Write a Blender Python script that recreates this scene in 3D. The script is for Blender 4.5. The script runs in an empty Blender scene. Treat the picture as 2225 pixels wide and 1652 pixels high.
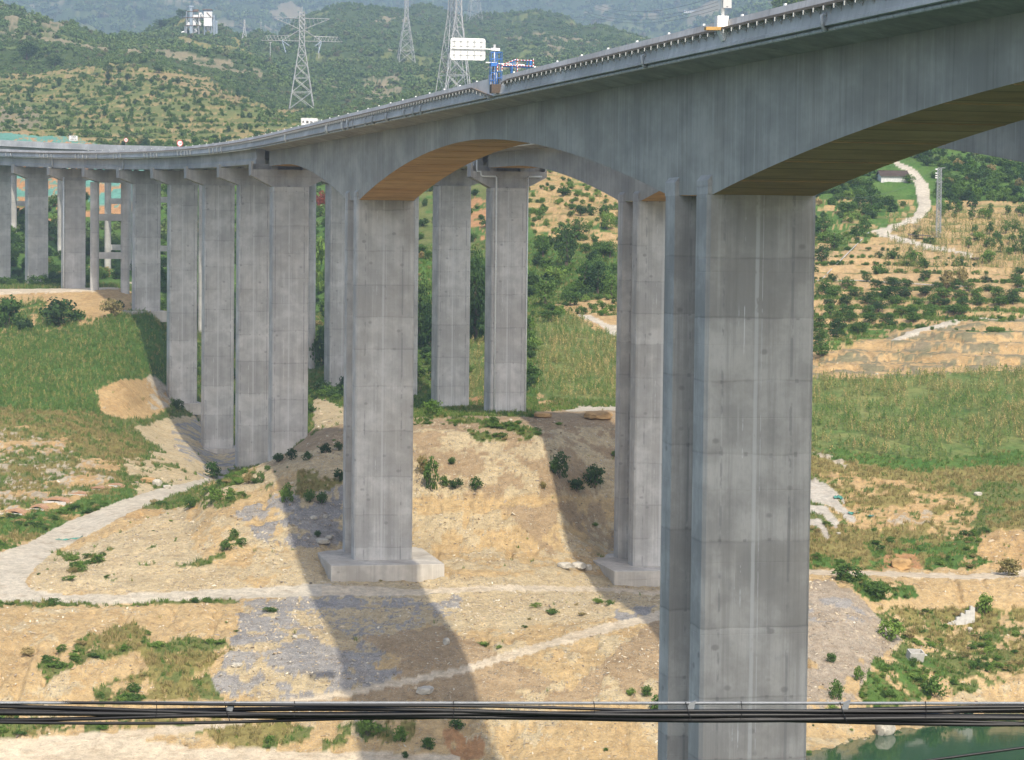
import bpy, math, random
import numpy as np
from mathutils import Vector, Matrix
random.seed(7); rng = np.random.default_rng(11)
SC = bpy.context.scene; COL = SC.collection
# ---------------------------------------------------------------- camera, world, sun, exposure
FP, PIT, ROL = 5500.0, 0.055, 0.0110          # focal length in px of a 2225 px wide frame, pitch down, roll
CP, SP, CR, SR = math.cos(PIT), math.sin(PIT), math.cos(ROL), math.sin(ROL)
cd = bpy.data.cameras.new('camera'); cam = bpy.data.objects.new('camera', cd); COL.objects.link(cam)
right, up0, fwd = Vector((1,0,0)), Vector((0,SP,CP)), Vector((0,CP,-SP))
rc = CR*right + SR*up0; uc = -SR*right + CR*up0
cam.matrix_world = Matrix((( rc.x, uc.x, -fwd.x, 0), (rc.y, uc.y, -fwd.y, 0), (rc.z, uc.z, -fwd.z, 0), (0,0,0,1)))
cd.sensor_width = 36; cd.lens = 36*FP/2225; cd.clip_start = 0.5; cd.clip_end = 40000
SC.camera = cam
# bridge axis: straight, then a left-hand arc; s = station along it, t = offset towards the camera's left
HD, X1, Y1, S_ARC, R_ARC = .2086, 14.30, 161.4, 200.0, 1300.0
SUN_EL, SUN_TILT, SUN_ST = 46.0, 3.5, 3.0
AX = np.array([-math.sin(HD), math.cos(HD)]); TR = np.array([-math.cos(HD), -math.sin(HD)])
h_ = AX*math.cos(math.radians(SUN_TILT)) + TR*math.sin(math.radians(SUN_TILT))
sdir = Vector((h_[0]*math.cos(math.radians(SUN_EL)), h_[1]*math.cos(math.radians(SUN_EL)), -math.sin(math.radians(SUN_EL))))
sl = bpy.data.lights.new('sun', 'SUN'); sl.energy = SUN_ST; sl.angle = math.radians(0.6); sl.color = (1.0, .93, .80)
so = bpy.data.objects.new('sun', sl); COL.objects.link(so); so.rotation_euler = sdir.to_track_quat('-Z', 'Y').to_euler()
so.location = (0, -50, 400)
W = bpy.data.worlds.new('World'); SC.world = W; W.use_nodes = True
wn = W.node_tree.nodes; wl = W.node_tree.links; wn.clear()
sky = wn.new('ShaderNodeTexSky'); sky.sky_type = 'NISHITA'; sky.sun_disc = False
sky.sun_elevation = math.radians(SUN_EL); sky.sun_rotation = math.atan2(-sdir.x, -sdir.y)
sky.air_density = 1.0; sky.dust_density = 2.5; sky.ozone_density = 1.0
bg = wn.new('ShaderNodeBackground'); bg.inputs[1].default_value = 0.15
wo = wn.new('ShaderNodeOutputWorld'); wl.new(sky.outputs[0], bg.inputs[0]); wl.new(bg.outputs[0], wo.inputs[0])
SC.view_settings.view_transform = 'Standard'; SC.view_settings.look = 'None'
SC.view_settings.exposure = 0.85; SC.view_settings.gamma = 1.0; SC.view_settings.use_curve_mapping = False
SC.cycles.volume_bounces = 0; SC.cycles.max_bounces = 6; SC.cycles.diffuse_bounces = 3; SC.cycles.glossy_bounces = 2
SC.cycles.transparent_max_bounces = 8

def project(P):
    P = np.asarray(P, float); x, y, z = P[...,0], P[...,1], P[...,2]
    yy = y*CP - z*SP; zz = y*SP + z*CP
    u = FP*x/yy; v = -FP*zz/yy
    return 1112.5 + u*CR - v*SR, 826 + u*SR + v*CR
def ray(x, y):
    a, b = x-1112.5, y-826; u = a*CR+b*SR; v = -a*SR+b*CR
    return np.array([u, FP*CP - v*SP, -FP*SP - v*CP])
def at(x, y, d):
    r = ray(x, y); return r*(d/r[1])

# ---------------------------------------------------------------- noise
def _h(ix, iy, seed):
    n = (ix.astype(np.int64)*374761393 + iy.astype(np.int64)*668265263 + seed*1274126177) & 0x7fffffff
    n = ((n ^ (n >> 13))*1274126177) & 0x7fffffff
    n = (n ^ (n >> 16)) & 0xffff
    return n/65535.0
def vnoise(x, y, seed=0):
    x = np.asarray(x, float); y = np.asarray(y, float)
    ix = np.floor(x); iy = np.floor(y); fx = x-ix; fy = y-iy
    fx = fx*fx*(3-2*fx); fy = fy*fy*(3-2*fy)
    a = _h(ix,iy,seed); b = _h(ix+1,iy,seed); c = _h(ix,iy+1,seed); d = _h(ix+1,iy+1,seed)
    return a+(b-a)*fx+(c-a)*fy+(a-b-c+d)*fx*fy
def fbm(x, y, seed=0, o=4):
    s = 0; a = .5; t = 0
    for i in range(o):
        s = s + a*vnoise(x*2**i, y*2**i, seed+i*17); t += a; a *= .55
    return s/t
def sstep(a, b, x):
    t = np.clip((x-a)/(b-a), 0, 1); return t*t*(3-2*t)

# ---------------------------------------------------------------- object helpers
def tag(o, label=None, cat=None, group=None, kind=None):
    if label: o['label'] = label
    if cat: o['category'] = cat
    if group: o['group'] = group
    if kind: o['kind'] = kind
    return o
def empty(name, loc=(0,0,0), rz=0.0, label=None, cat=None, group=None):
    o = bpy.data.objects.new(name, None); COL.objects.link(o); o.location = loc; o.rotation_euler = (0,0,rz)
    o.empty_display_size = .5
    return tag(o, label, cat, group)
def link(name, me, parent=None, loc=None, rot=None, scale=None):
    o = bpy.data.objects.new(name, me); COL.objects.link(o)
    if parent is not None: o.parent = parent
    if loc is not None: o.location = loc
    if rot is not None: o.rotation_euler = rot
    if scale is not None: o.scale = scale
    return o
class MB:
    """collects boxes, prisms and tubes into one mesh"""
    def __init__(s): s.v = []; s.f = []; s.m = []
    def add(s, v, f, m=0):
        n = len(s.v); s.v += [tuple(p) for p in v]; s.f += [tuple(i+n for i in q) for q in f]; s.m += [m]*len(f); return s
    def box(s, a, b, m=0):
        x0,y0,z0 = a; x1,y1,z1 = b
        v = [(x0,y0,z0),(x1,y0,z0),(x1,y1,z0),(x0,y1,z0),(x0,y0,z1),(x1,y0,z1),(x1,y1,z1),(x0,y1,z1)]
        return s.add(v, [(0,3,2,1),(4,5,6,7),(0,1,5,4),(1,2,6,5),(2,3,7,6),(3,0,4,7)], m)
    def hexa(s, v, m=0):
        return s.add(v, [(0,3,2,1),(4,5,6,7),(0,1,5,4),(1,2,6,5),(2,3,7,6),(3,0,4,7)], m)
    def sweep(s, rings, m=0, caps=True, closed=True, mats=None):
        k = len(rings[0]); v = [p for r in rings for p in r]; f = []; mm = []
        n = k if closed else k-1
        for i in range(len(rings)-1):
            for j in range(n):
                j2 = (j+1) % k; f.append((i*k+j, i*k+j2, (i+1)*k+j2, (i+1)*k+j)); mm.append(mats[j] if mats else m)
        if caps and closed:
            f.append(tuple(range(k))[::-1]); mm.append(m); f.append(tuple((len(rings)-1)*k+j for j in range(k))); mm.append(m)
        b = len(s.v); s.v += [tuple(p) for p in v]; s.f += [tuple(i+b for i in q) for q in f]; s.m += mm; return s
    def tube(s, pts, r, n=6, m=0, r1=None):
        pts = [Vector(p) for p in pts]; rings = []
        for i, p in enumerate(pts):
            d = (pts[min(i+1, len(pts)-1)]-pts[max(i-1, 0)]).normalized()
            a = d.cross(Vector((0,0,1)) if abs(d.z) < .9 else Vector((1,0,0))).normalized(); b = d.cross(a)
            rr = r if r1 is None else r+(r1-r)*i/max(1, len(pts)-1)
            rings.append([p + (a*math.cos(q)+b*math.sin(q))*rr for q in [2*math.pi*j/n for j in range(n)]])
        return s.sweep(rings, m)
    def mesh(s, name, mats, smooth=False):
        me = bpy.data.meshes.new(name); me.from_pydata(s.v, [], s.f)
        for q in (mats if isinstance(mats, (list, tuple)) else [mats]): me.materials.append(q)
        me.polygons.foreach_set('material_index', s.m)
        if smooth: me.polygons.foreach_set('use_smooth', [True]*len(s.f))
        me.update(); return me
    def obj(s, name, mats, parent=None, smooth=False, **k):
        return link(name, s.mesh(name, mats, smooth), parent, **k)

# ---------------------------------------------------------------- materials
class NT:
    def __init__(s, name, rough=.85, spec=.3):
        s.m = bpy.data.materials.new(name); s.m.use_nodes = True; s.t = s.m.node_tree; s.n = s.t.nodes; s.l = s.t.links
        s.b = s.n['Principled BSDF']; s.b.inputs['Roughness'].default_value = rough
        s.b.inputs['Specular IOR Level'].default_value = spec
    def node(s, k, **kw):
        q = s.n.new(k)
        for a, b in kw.items(): setattr(q, a, b)
        return q
    def coord(s, out='Object', scale=(1,1,1), loc=(0,0,0)):
        if out == 'world':
            g = s.node('ShaderNodeNewGeometry'); o = g.outputs['Position']
        else: o = s.node('ShaderNodeTexCoord').outputs[out]
        mp = s.node('ShaderNodeMapping'); mp.inputs['Scale'].default_value = scale; mp.inputs['Location'].default_value = loc
        s.l.new(o, mp.inputs[0]); return mp.outputs[0]
    def noise(s, vec, scale, detail=3, rough=.55, out='Fac'):
        q = s.node('ShaderNodeTexNoise'); q.inputs['Scale'].default_value = scale; q.inputs['Detail'].default_value = detail
        q.inputs['Roughness'].default_value = rough; s.l.new(vec, q.inputs['Vector']); return q.outputs[out]
    def ramp(s, fac, stops):
        q = s.node('ShaderNodeValToRGB'); e = q.color_ramp.elements
        while len(e) < len(stops): e.new(.5)
        for i, (p, c) in enumerate(stops):
            e[i].position = p; c = c if isinstance(c, (tuple, list)) else (c, c, c); e[i].color = (*c[:3], 1)
        s.l.new(fac, q.inputs[0]); return q.outputs[0]
    def mix(s, a, b, f, mode='MIX'):
        q = s.node('ShaderNodeMix', data_type='RGBA', blend_type=mode)
        for i, v in ((0, f), (6, a), (7, b)):
            if isinstance(v, bpy.types.NodeSocket): s.l.new(v, q.inputs[i])
            elif i == 0: q.inputs[0].default_value = v
            else: q.inputs[i].default_value = (*v, 1) if isinstance(v, (tuple, list)) else (v, v, v, 1)
        return q.outputs[2]
    def math(s, op, a, b=None, clamp=False):
        q = s.node('ShaderNodeMath', operation=op, use_clamp=clamp)
        for i, v in ((0, a), (1, b)):
            if v is None: continue
            if isinstance(v, bpy.types.NodeSocket): s.l.new(v, q.inputs[i])
            else: q.inputs[i].default_value = v
        return q.outputs[0]
    def color(s, c):
        if isinstance(c, bpy.types.NodeSocket): s.l.new(c, s.b.inputs['Base Color'])
        else: s.b.inputs['Base Color'].default_value = (*c, 1)
        return s
    def bump(s, h, strength=.4, dist=.1):
        q = s.node('ShaderNodeBump'); q.inputs['Strength'].default_value = strength; q.inputs['Distance'].default_value = dist
        s.l.new(h, q.inputs['Height']); s.l.new(q.outputs[0], s.b.inputs['Normal']); return s

def plain(name, c, rough=.6, metal=0, var=.12, scale=2.0):
    """painted or bare surface with uneven weathering"""
    t = NT(name, rough); t.b.inputs['Metallic'].default_value = metal
    v = t.coord('Object'); n = t.noise(v, scale, 5, .65)
    t.color(t.mix(c, tuple(q*(1-2.2*var) for q in c), t.ramp(n, [(.35, 0), (.75, 1)])))
    t.bump(n, .15, .02); return t.m

def concrete(name, base, lift=4.5, tone=.10, src='Object', vertical=0.0, streak=.35, warm=(.34,.29,.22), warmth=.2, runs=False):
    """board-marked concrete: lift (or segment) joints, tone changes from pour to pour, runs, tie-hole patches"""
    t = NT(name, .88, .25)
    tc = t.node('ShaderNodeTexCoord').outputs[src]; sep = t.node('ShaderNodeSeparateXYZ'); t.l.new(tc, sep.inputs[0])
    X, Y, Z = sep.outputs
    axis = X if vertical else Z; L = vertical if vertical else lift
    oi = t.node('ShaderNodeObjectInfo').outputs['Random']
    wob = t.noise(t.coord(src, (.25,.25,.25)), 1.0, 2)
    zz = t.math('ADD', t.math('DIVIDE', axis, L), t.math('ADD', t.math('MULTIPLY', wob, .10), t.math('MULTIPLY', t.math('SINE', t.math('MULTIPLY', axis, .21)), .22)))
    if not vertical: zz = t.math('ADD', zz, t.math('MULTIPLY', oi, 3.0))
    cell = t.math('FLOOR', zz); fr = t.math('SUBTRACT', zz, cell)
    wn_ = t.node('ShaderNodeTexWhiteNoise', noise_dimensions='2D'); cb = t.node('ShaderNodeCombineXYZ')
    t.l.new(cell, cb.inputs[0]); t.l.new(t.math('MULTIPLY', oi, 91.0), cb.inputs[1]); t.l.new(cb.outputs[0], wn_.inputs['Vector'])
    pour = wn_.outputs['Value']
    edge = t.math('MINIMUM', fr, t.math('SUBTRACT', 1.0, fr))
    joint = t.ramp(edge, [(0.0, 1), (.010 if vertical else .012, .45), (.035 if vertical else .03, 0)])
    if vertical:   # web: vertical board marks and rain runs
        st = t.noise(t.coord(src, (1.6,.07,1)), 1.0, 5, .7); big = t.noise(t.coord(src, (.10,.22,1)), 1.0, 4, .6)
        fine = t.noise(t.coord(src, (7.0,1.2,1)), 1.0, 3, .7)
    else:
        st = t.noise(t.coord(src, (1.5,1.5,.045)), 1.0, 5, .7); big = t.noise(t.coord(src, (.28,.28,.30)), 1.0, 5, .62)
        fine = t.noise(t.coord(src, (5,5,1.6)), 1.0, 4, .7)
    c = t.mix(tuple(q*(1-tone) for q in base), tuple(q*(1+tone) for q in base), pour)
    c = t.mix(c, tuple(q*.62 for q in base), t.math('MULTIPLY', t.ramp(big, [(.44, 0), (.60, 1)]), .55))
    c = t.mix(c, tuple(min(1, q*1.38) for q in base), t.math('MULTIPLY', t.ramp(big, [(.34, 1), (.46, 0)]), .45))
    c = t.mix(c, tuple(q*.52 for q in base), t.math('MULTIPLY', t.ramp(st, [(.50, 0), (.66, 1)]), streak*1.3))
    c = t.mix(c, tuple(min(1, q*1.6) for q in base), t.math('MULTIPLY', t.ramp(st, [(.30, 1), (.43, 0)]), streak*1.1))
    c = t.mix(c, warm, t.math('MULTIPLY', t.ramp(t.noise(t.coord(src, (.12,.12,.12), (3,7,1)), 1.0, 3), [(.5, 0), (.7, 1)]), warmth))
    c = t.mix(c, tuple(q*.8 for q in base), t.math('MULTIPLY', t.ramp(fine, [(.5, 0), (.8, 1)]), .5))
    if not vertical:
        vo = t.node('ShaderNodeTexVoronoi', feature='F1'); vo.inputs['Scale'].default_value = .42
        t.l.new(t.coord(src, (1,1,1.3)), vo.inputs['Vector'])
        c = t.mix(c, tuple(q*.45 for q in base), t.math('MULTIPLY', t.ramp(vo.outputs['Distance'], [(.07, 1), (.13, 0)]), .55))
    if runs:   # lime runs from the joints, seam of the formwork and pairs of patched tie holes
        nz = t.noise(t.coord(src, (.6,.6,.35)), 1.0, 4, .7)
        for x0, w0, col, amt, lo in ((-.25, .16, (.52,.51,.48),  .6, .36), (.10, .03, (.58,.57,.55), .5, .44), (-1.05, .03, (.70,.70,.68), .7, .54), (-1.42, .025, (.62,.63,.62), .5, .60), (1.02, .025, (.68,.68,.67), .6, .60), (2.05, .12, (.17,.165,.16), .5, .45), (-2.4, .10, (.18,.175,.17), .5, .48)):
            dx = t.math('ABSOLUTE', t.math('SUBTRACT', X, t.math('ADD', x0-.06, t.math('MULTIPLY', nz, .12))))
            c = t.mix(c, col, t.math('MULTIPLY', t.math('MULTIPLY', t.ramp(dx, [(w0*.5, 1), (w0, 0)]), t.ramp(nz, [(lo, 0), (lo+.06, 1)])), amt))
        fx = t.math('ABSOLUTE', t.math('SUBTRACT', t.math('FRACT', t.math('MULTIPLY', X, .62)), .5)); fz = t.math('ABSOLUTE', t.math('SUBTRACT', t.math('FRACT', t.math('ADD', zz, .12)), .12))
        hole = t.math('MULTIPLY', t.ramp(fx, [(.05, 1), (.085, 0)]), t.ramp(fz, [(.022, 1), (.036, 0)]))
        c = t.mix(c, (.11,.105,.10), t.math('MULTIPLY', hole, t.math('MULTIPLY', t.ramp(pour, [(.6, 0), (.65, .35)]), t.ramp(t.noise(t.coord(src, (.9,.9,.9)), 1.0, 2), [(.42, .2), (.5, 1)]))))
    c = t.mix(c, tuple(q*.5 for q in base), t.math('MULTIPLY', joint, t.math('MULTIPLY', t.ramp(big, [(.38, .0), (.6, 1)]), .6)))
    t.color(c); t.bump(t.math('SUBTRACT', fine, joint), .25, .05)
    return t.m
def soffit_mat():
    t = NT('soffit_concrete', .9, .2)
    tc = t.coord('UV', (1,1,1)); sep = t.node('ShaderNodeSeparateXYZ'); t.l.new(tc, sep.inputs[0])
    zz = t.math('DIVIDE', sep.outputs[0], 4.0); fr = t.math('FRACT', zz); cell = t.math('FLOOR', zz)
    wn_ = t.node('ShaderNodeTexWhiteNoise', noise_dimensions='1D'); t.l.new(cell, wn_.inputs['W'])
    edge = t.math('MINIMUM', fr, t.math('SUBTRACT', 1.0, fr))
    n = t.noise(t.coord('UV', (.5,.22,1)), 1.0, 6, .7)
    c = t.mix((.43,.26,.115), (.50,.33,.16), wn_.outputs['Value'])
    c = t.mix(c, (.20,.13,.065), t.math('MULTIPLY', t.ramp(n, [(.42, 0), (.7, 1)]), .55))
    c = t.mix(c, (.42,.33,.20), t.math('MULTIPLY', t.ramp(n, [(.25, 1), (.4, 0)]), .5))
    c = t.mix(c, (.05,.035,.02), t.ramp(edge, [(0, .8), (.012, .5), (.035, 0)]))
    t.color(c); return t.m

def ground_mat():
    t = NT('ground_cover', .95, .12)
    at_ = t.node('ShaderNodeVertexColor'); at_.layer_name = 'cover'
    st = t.node('ShaderNodeAttribute', attribute_name='stony').outputs['Fac']
    g = t.coord('world')
    n1 = t.noise(g, 1.1, 8, .74); n2 = t.noise(t.coord('world', (1,1,2.2)), .12, 5, .6); n3 = t.noise(g, 4.5, 4, .8); n4 = t.noise(t.coord('world', (.35,.35,2.2)), 1.0, 5, .7)
    c = t.mix(at_.outputs['Color'], .60, t.math('MULTIPLY', t.ramp(n1, [(.47, 0), (.60, 1)]), .55), 'MULTIPLY')
    c = t.mix(c, 1.35, t.math('MULTIPLY', t.ramp(n1, [(.34, 1), (.45, 0)]), .5), 'MULTIPLY')
    c = t.mix(c, (.80,.74,.68), t.math('MULTIPLY', t.ramp(n4, [(.52, 0), (.62, 1)]), .55), 'MULTIPLY')
    c = t.mix(c, .84, t.ramp(n2, [(.5, 0), (.68, .7)]), 'MULTIPLY')
    c = t.mix(c, 1.15, t.ramp(n2, [(.3, .7), (.45, 0)]), 'MULTIPLY')
    c = t.mix(c, .55, t.math('MULTIPLY', t.ramp(n3, [(.54, 0), (.66, 1)]), .65), 'MULTIPLY')
    stone = 0.0; chips = []
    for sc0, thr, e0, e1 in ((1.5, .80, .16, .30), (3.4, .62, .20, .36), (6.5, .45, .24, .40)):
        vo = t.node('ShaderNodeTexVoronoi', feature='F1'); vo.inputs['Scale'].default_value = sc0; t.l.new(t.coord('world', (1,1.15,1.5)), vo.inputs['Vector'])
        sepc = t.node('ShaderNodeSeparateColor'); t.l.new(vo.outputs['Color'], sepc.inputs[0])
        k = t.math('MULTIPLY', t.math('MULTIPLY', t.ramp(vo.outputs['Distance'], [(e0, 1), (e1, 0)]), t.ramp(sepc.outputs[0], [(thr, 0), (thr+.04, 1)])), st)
        sh = t.math('MULTIPLY', t.math('MULTIPLY', t.ramp(vo.outputs['Distance'], [(e1-.04, 0), (e1, .6), (e1+.10, 0)]), t.ramp(sepc.outputs[0], [(thr, 0), (thr+.04, 1)])), st)  # dark ring painted round each chip as its shadow
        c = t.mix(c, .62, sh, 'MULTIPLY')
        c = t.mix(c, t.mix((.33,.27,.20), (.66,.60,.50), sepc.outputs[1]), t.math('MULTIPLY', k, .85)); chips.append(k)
    t.color(c)
    h = t.math('ADD', t.math('MULTIPLY', n1, .9), t.math('ADD', t.math('MULTIPLY', t.math('ADD', t.math('MULTIPLY', chips[0], 1.5), chips[1]), .35), t.math('MULTIPLY', n3, .35)))
    t.bump(h, 1.0, .5); return t.m

def foliage(name, a, b, dry=None, dfrac=.0, trans=.25):
    t = NT(name, .75, .2)
    oi = t.node('ShaderNodeObjectInfo').outputs['Random']
    g = t.coord('world'); n = t.noise(g, .55, 3, .6)
    f = t.math('ADD', t.math('MULTIPLY', oi, .55), t.math('MULTIPLY', n, .55))
    c = t.mix(a, b, t.ramp(f, [(.2, 0), (.8, 1)]))
    if dry:
        oi2 = t.math('FRACT', t.math('MULTIPLY', oi, 7.31))
        c = t.mix(c, dry, t.ramp(oi2, [(max(0, 1-dfrac-.05), 0), (1-dfrac+.05, .85)]))
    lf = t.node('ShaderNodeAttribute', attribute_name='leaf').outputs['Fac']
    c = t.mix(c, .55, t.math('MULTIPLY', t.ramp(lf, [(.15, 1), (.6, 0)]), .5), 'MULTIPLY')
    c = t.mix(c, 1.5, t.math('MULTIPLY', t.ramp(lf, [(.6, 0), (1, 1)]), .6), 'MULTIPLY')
    t.color(c)
    tr = t.node('ShaderNodeBsdfTranslucent'); t.l.new(t.mix(c, (1.1,1.25,.6), 1.0, 'MULTIPLY'), tr.inputs[0])
    mx = t.node('ShaderNodeMixShader'); mx.inputs[0].default_value = trans
    out = [q for q in t.n if q.type == 'OUTPUT_MATERIAL'][0]
    t.l.new(t.b.outputs[0], mx.inputs[1]); t.l.new(tr.outputs[0], mx.inputs[2]); t.l.new(mx.outputs[0], out.inputs[0])
    return t.m

M = {}
M['pier'] = concrete('pier_concrete', (.375,.355,.32), 4.5, .15, streak=.33, runs=True)
M['pier_smooth'] = concrete('pier_concrete_pale', (.43,.41,.375), 4.5, .10, streak=.26)
M['pier_mid'] = concrete('pier_concrete_mid', (.44,.42,.385), 4.5, .13, streak=.30, runs=True)
M['web'] = concrete('girder_concrete', (.37,.35,.305), vertical=4.0, src='UV', tone=.05, streak=.34)
M['beam'] = concrete('beam_concrete', (.40,.385,.36), vertical=18.5, src='UV', tone=.08, streak=.3, warmth=.05)
M['parapet'] = concrete('parapet_concrete', (.52,.51,.49), vertical=6.0, src='UV', tone=.08, streak=.35, warmth=.1)
M['cap'] = concrete('cap_concrete', (.38,.36,.33), 3.0, .08, streak=.35)
M['footing'] = concrete('footing_concrete', (.46,.42,.36), 2.6, .06, streak=.3, warmth=.5)
M['soffit'] = soffit_mat()
M['asphalt'] = plain('asphalt', (.055,.055,.057), .9)
M['pvc'] = plain('grey_pvc', (.50,.52,.53), .45, var=.2)
M['pvc_white'] = plain('white_pvc', (.72,.72,.68), .4, var=.1)
M['steel'] = plain('galvanised_steel', (.42,.43,.43), .5, .3, var=.15)
M['pylon'] = plain('pylon_steel', (.46,.46,.45), .6, .1, var=.1)
M['rust'] = plain('weathered_tray', (.20,.12,.07), .8, var=.25, scale=1.0)
M['tray'] = plain('sheet_tray', (.27,.20,.14), .7, var=.2)
M['tray_new'] = plain('new_plywood', (.50,.30,.10), .7, var=.15)
M['white'] = plain('white_paint', (.78,.77,.74), .5, var=.06)
M['whitewash'] = plain('whitewash', (.62,.61,.58), .8, var=.2)
M['blue'] = plain('blue_paint', (.045,.16,.45), .45, var=.12)
M['red'] = plain('red_paint', (.50,.03,.03), .45, var=.1)
M['black'] = plain('black_rubber', (.012,.012,.013), .45, var=.2, scale=8)
M['dark'] = plain('dark_gap', (.03,.035,.04), .8)
M['mesh_green'] = plain('green_netting', (.08,.27,.21), .7, var=.25)
M['net_dark'] = plain('brown_net', (.13,.10,.08), .9, var=.3, scale=12)
M['roof'] = plain('old_clay_tile', (.13,.095,.075), .9, var=.3, scale=1.5)
M['lime'] = plain('limestone', (.50,.455,.375), .95, var=.25, scale=1.2)
M['mortar'] = plain('pale_render', (.50,.48,.44), .9, var=.15)
M['claypit'] = plain('clay_brick', (.42,.25,.15), .9, var=.2)
M['wire'] = plain('conductor', (.10,.11,.12), .6)
M['wood'] = plain('bark', (.12,.09,.065), .9, var=.2)
M['bluegrey'] = plain('blue_grey_sheet', (.30,.36,.42), .6, var=.15)
M['ochre'] = plain('ochre_rock', (.48,.30,.13), .95, var=.3, scale=1)
M['letters'] = plain('black_lettering', (.02,.02,.022), .5)
M['ground'] = ground_mat()
M['leaf_mid'] = foliage('leaves_mid', (.035,.085,.016), (.10,.17,.035))
M['leaf_dark'] = foliage('leaves_dark', (.020,.050,.014), (.055,.10,.025), trans=.15)
M['leaf_fresh'] = foliage('leaves_fresh', (.07,.15,.02), (.17,.25,.05))
M['leaf_far'] = foliage('leaves_far', (.060,.115,.034), (.125,.175,.052), (.15,.13,.07), .08, trans=.1)
M['leaf_dry'] = foliage('leaves_dry', (.16,.15,.05), (.33,.25,.11), trans=.2)
M['leaf_red'] = foliage('leaves_red', (.16,.03,.02), (.25,.07,.04))
M['corn'] = foliage('corn_leaf', (.055,.130,.025), (.15,.215,.05), (.42,.32,.13), .20, trans=.25)
M['corn_dry'] = foliage('corn_leaf_dry', (.10,.15,.035), (.24,.24,.08), (.45,.33,.15), .28, trans=.25)
M['grass'] = foliage('grass_blade', (.065,.135,.02), (.15,.21,.05), (.30,.24,.10), .20, trans=.3)
M['bracket'] = plain('bracket_steel', (.45,.45,.43), .5, var=.1); M['strand'] = plain('steel_wire', (.22,.23,.24), .5, .4, var=.1, scale=40); M['stone'] = None
t = NT('rubble_stone', .95, .15); oi = t.node('ShaderNodeObjectInfo').outputs['Random']
t.color(t.ramp(oi, [(0, (.22,.19,.16)), (.35, (.40,.31,.20)), (.75, (.50,.42,.30)), (1, (.60,.54,.43))])); M['stone'] = t.m
t = NT('water', .06, .5); t.b.inputs['IOR'].default_value = 1.33
wv = t.coord('world', (1,1,1)); nn = t.noise(wv, .8, 3, .5)
t.color(t.mix((.010,.040,.020), (.026,.068,.032), t.noise(wv, .05, 2))); t.bump(nn, .06, .05); M['water'] = t.m
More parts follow.
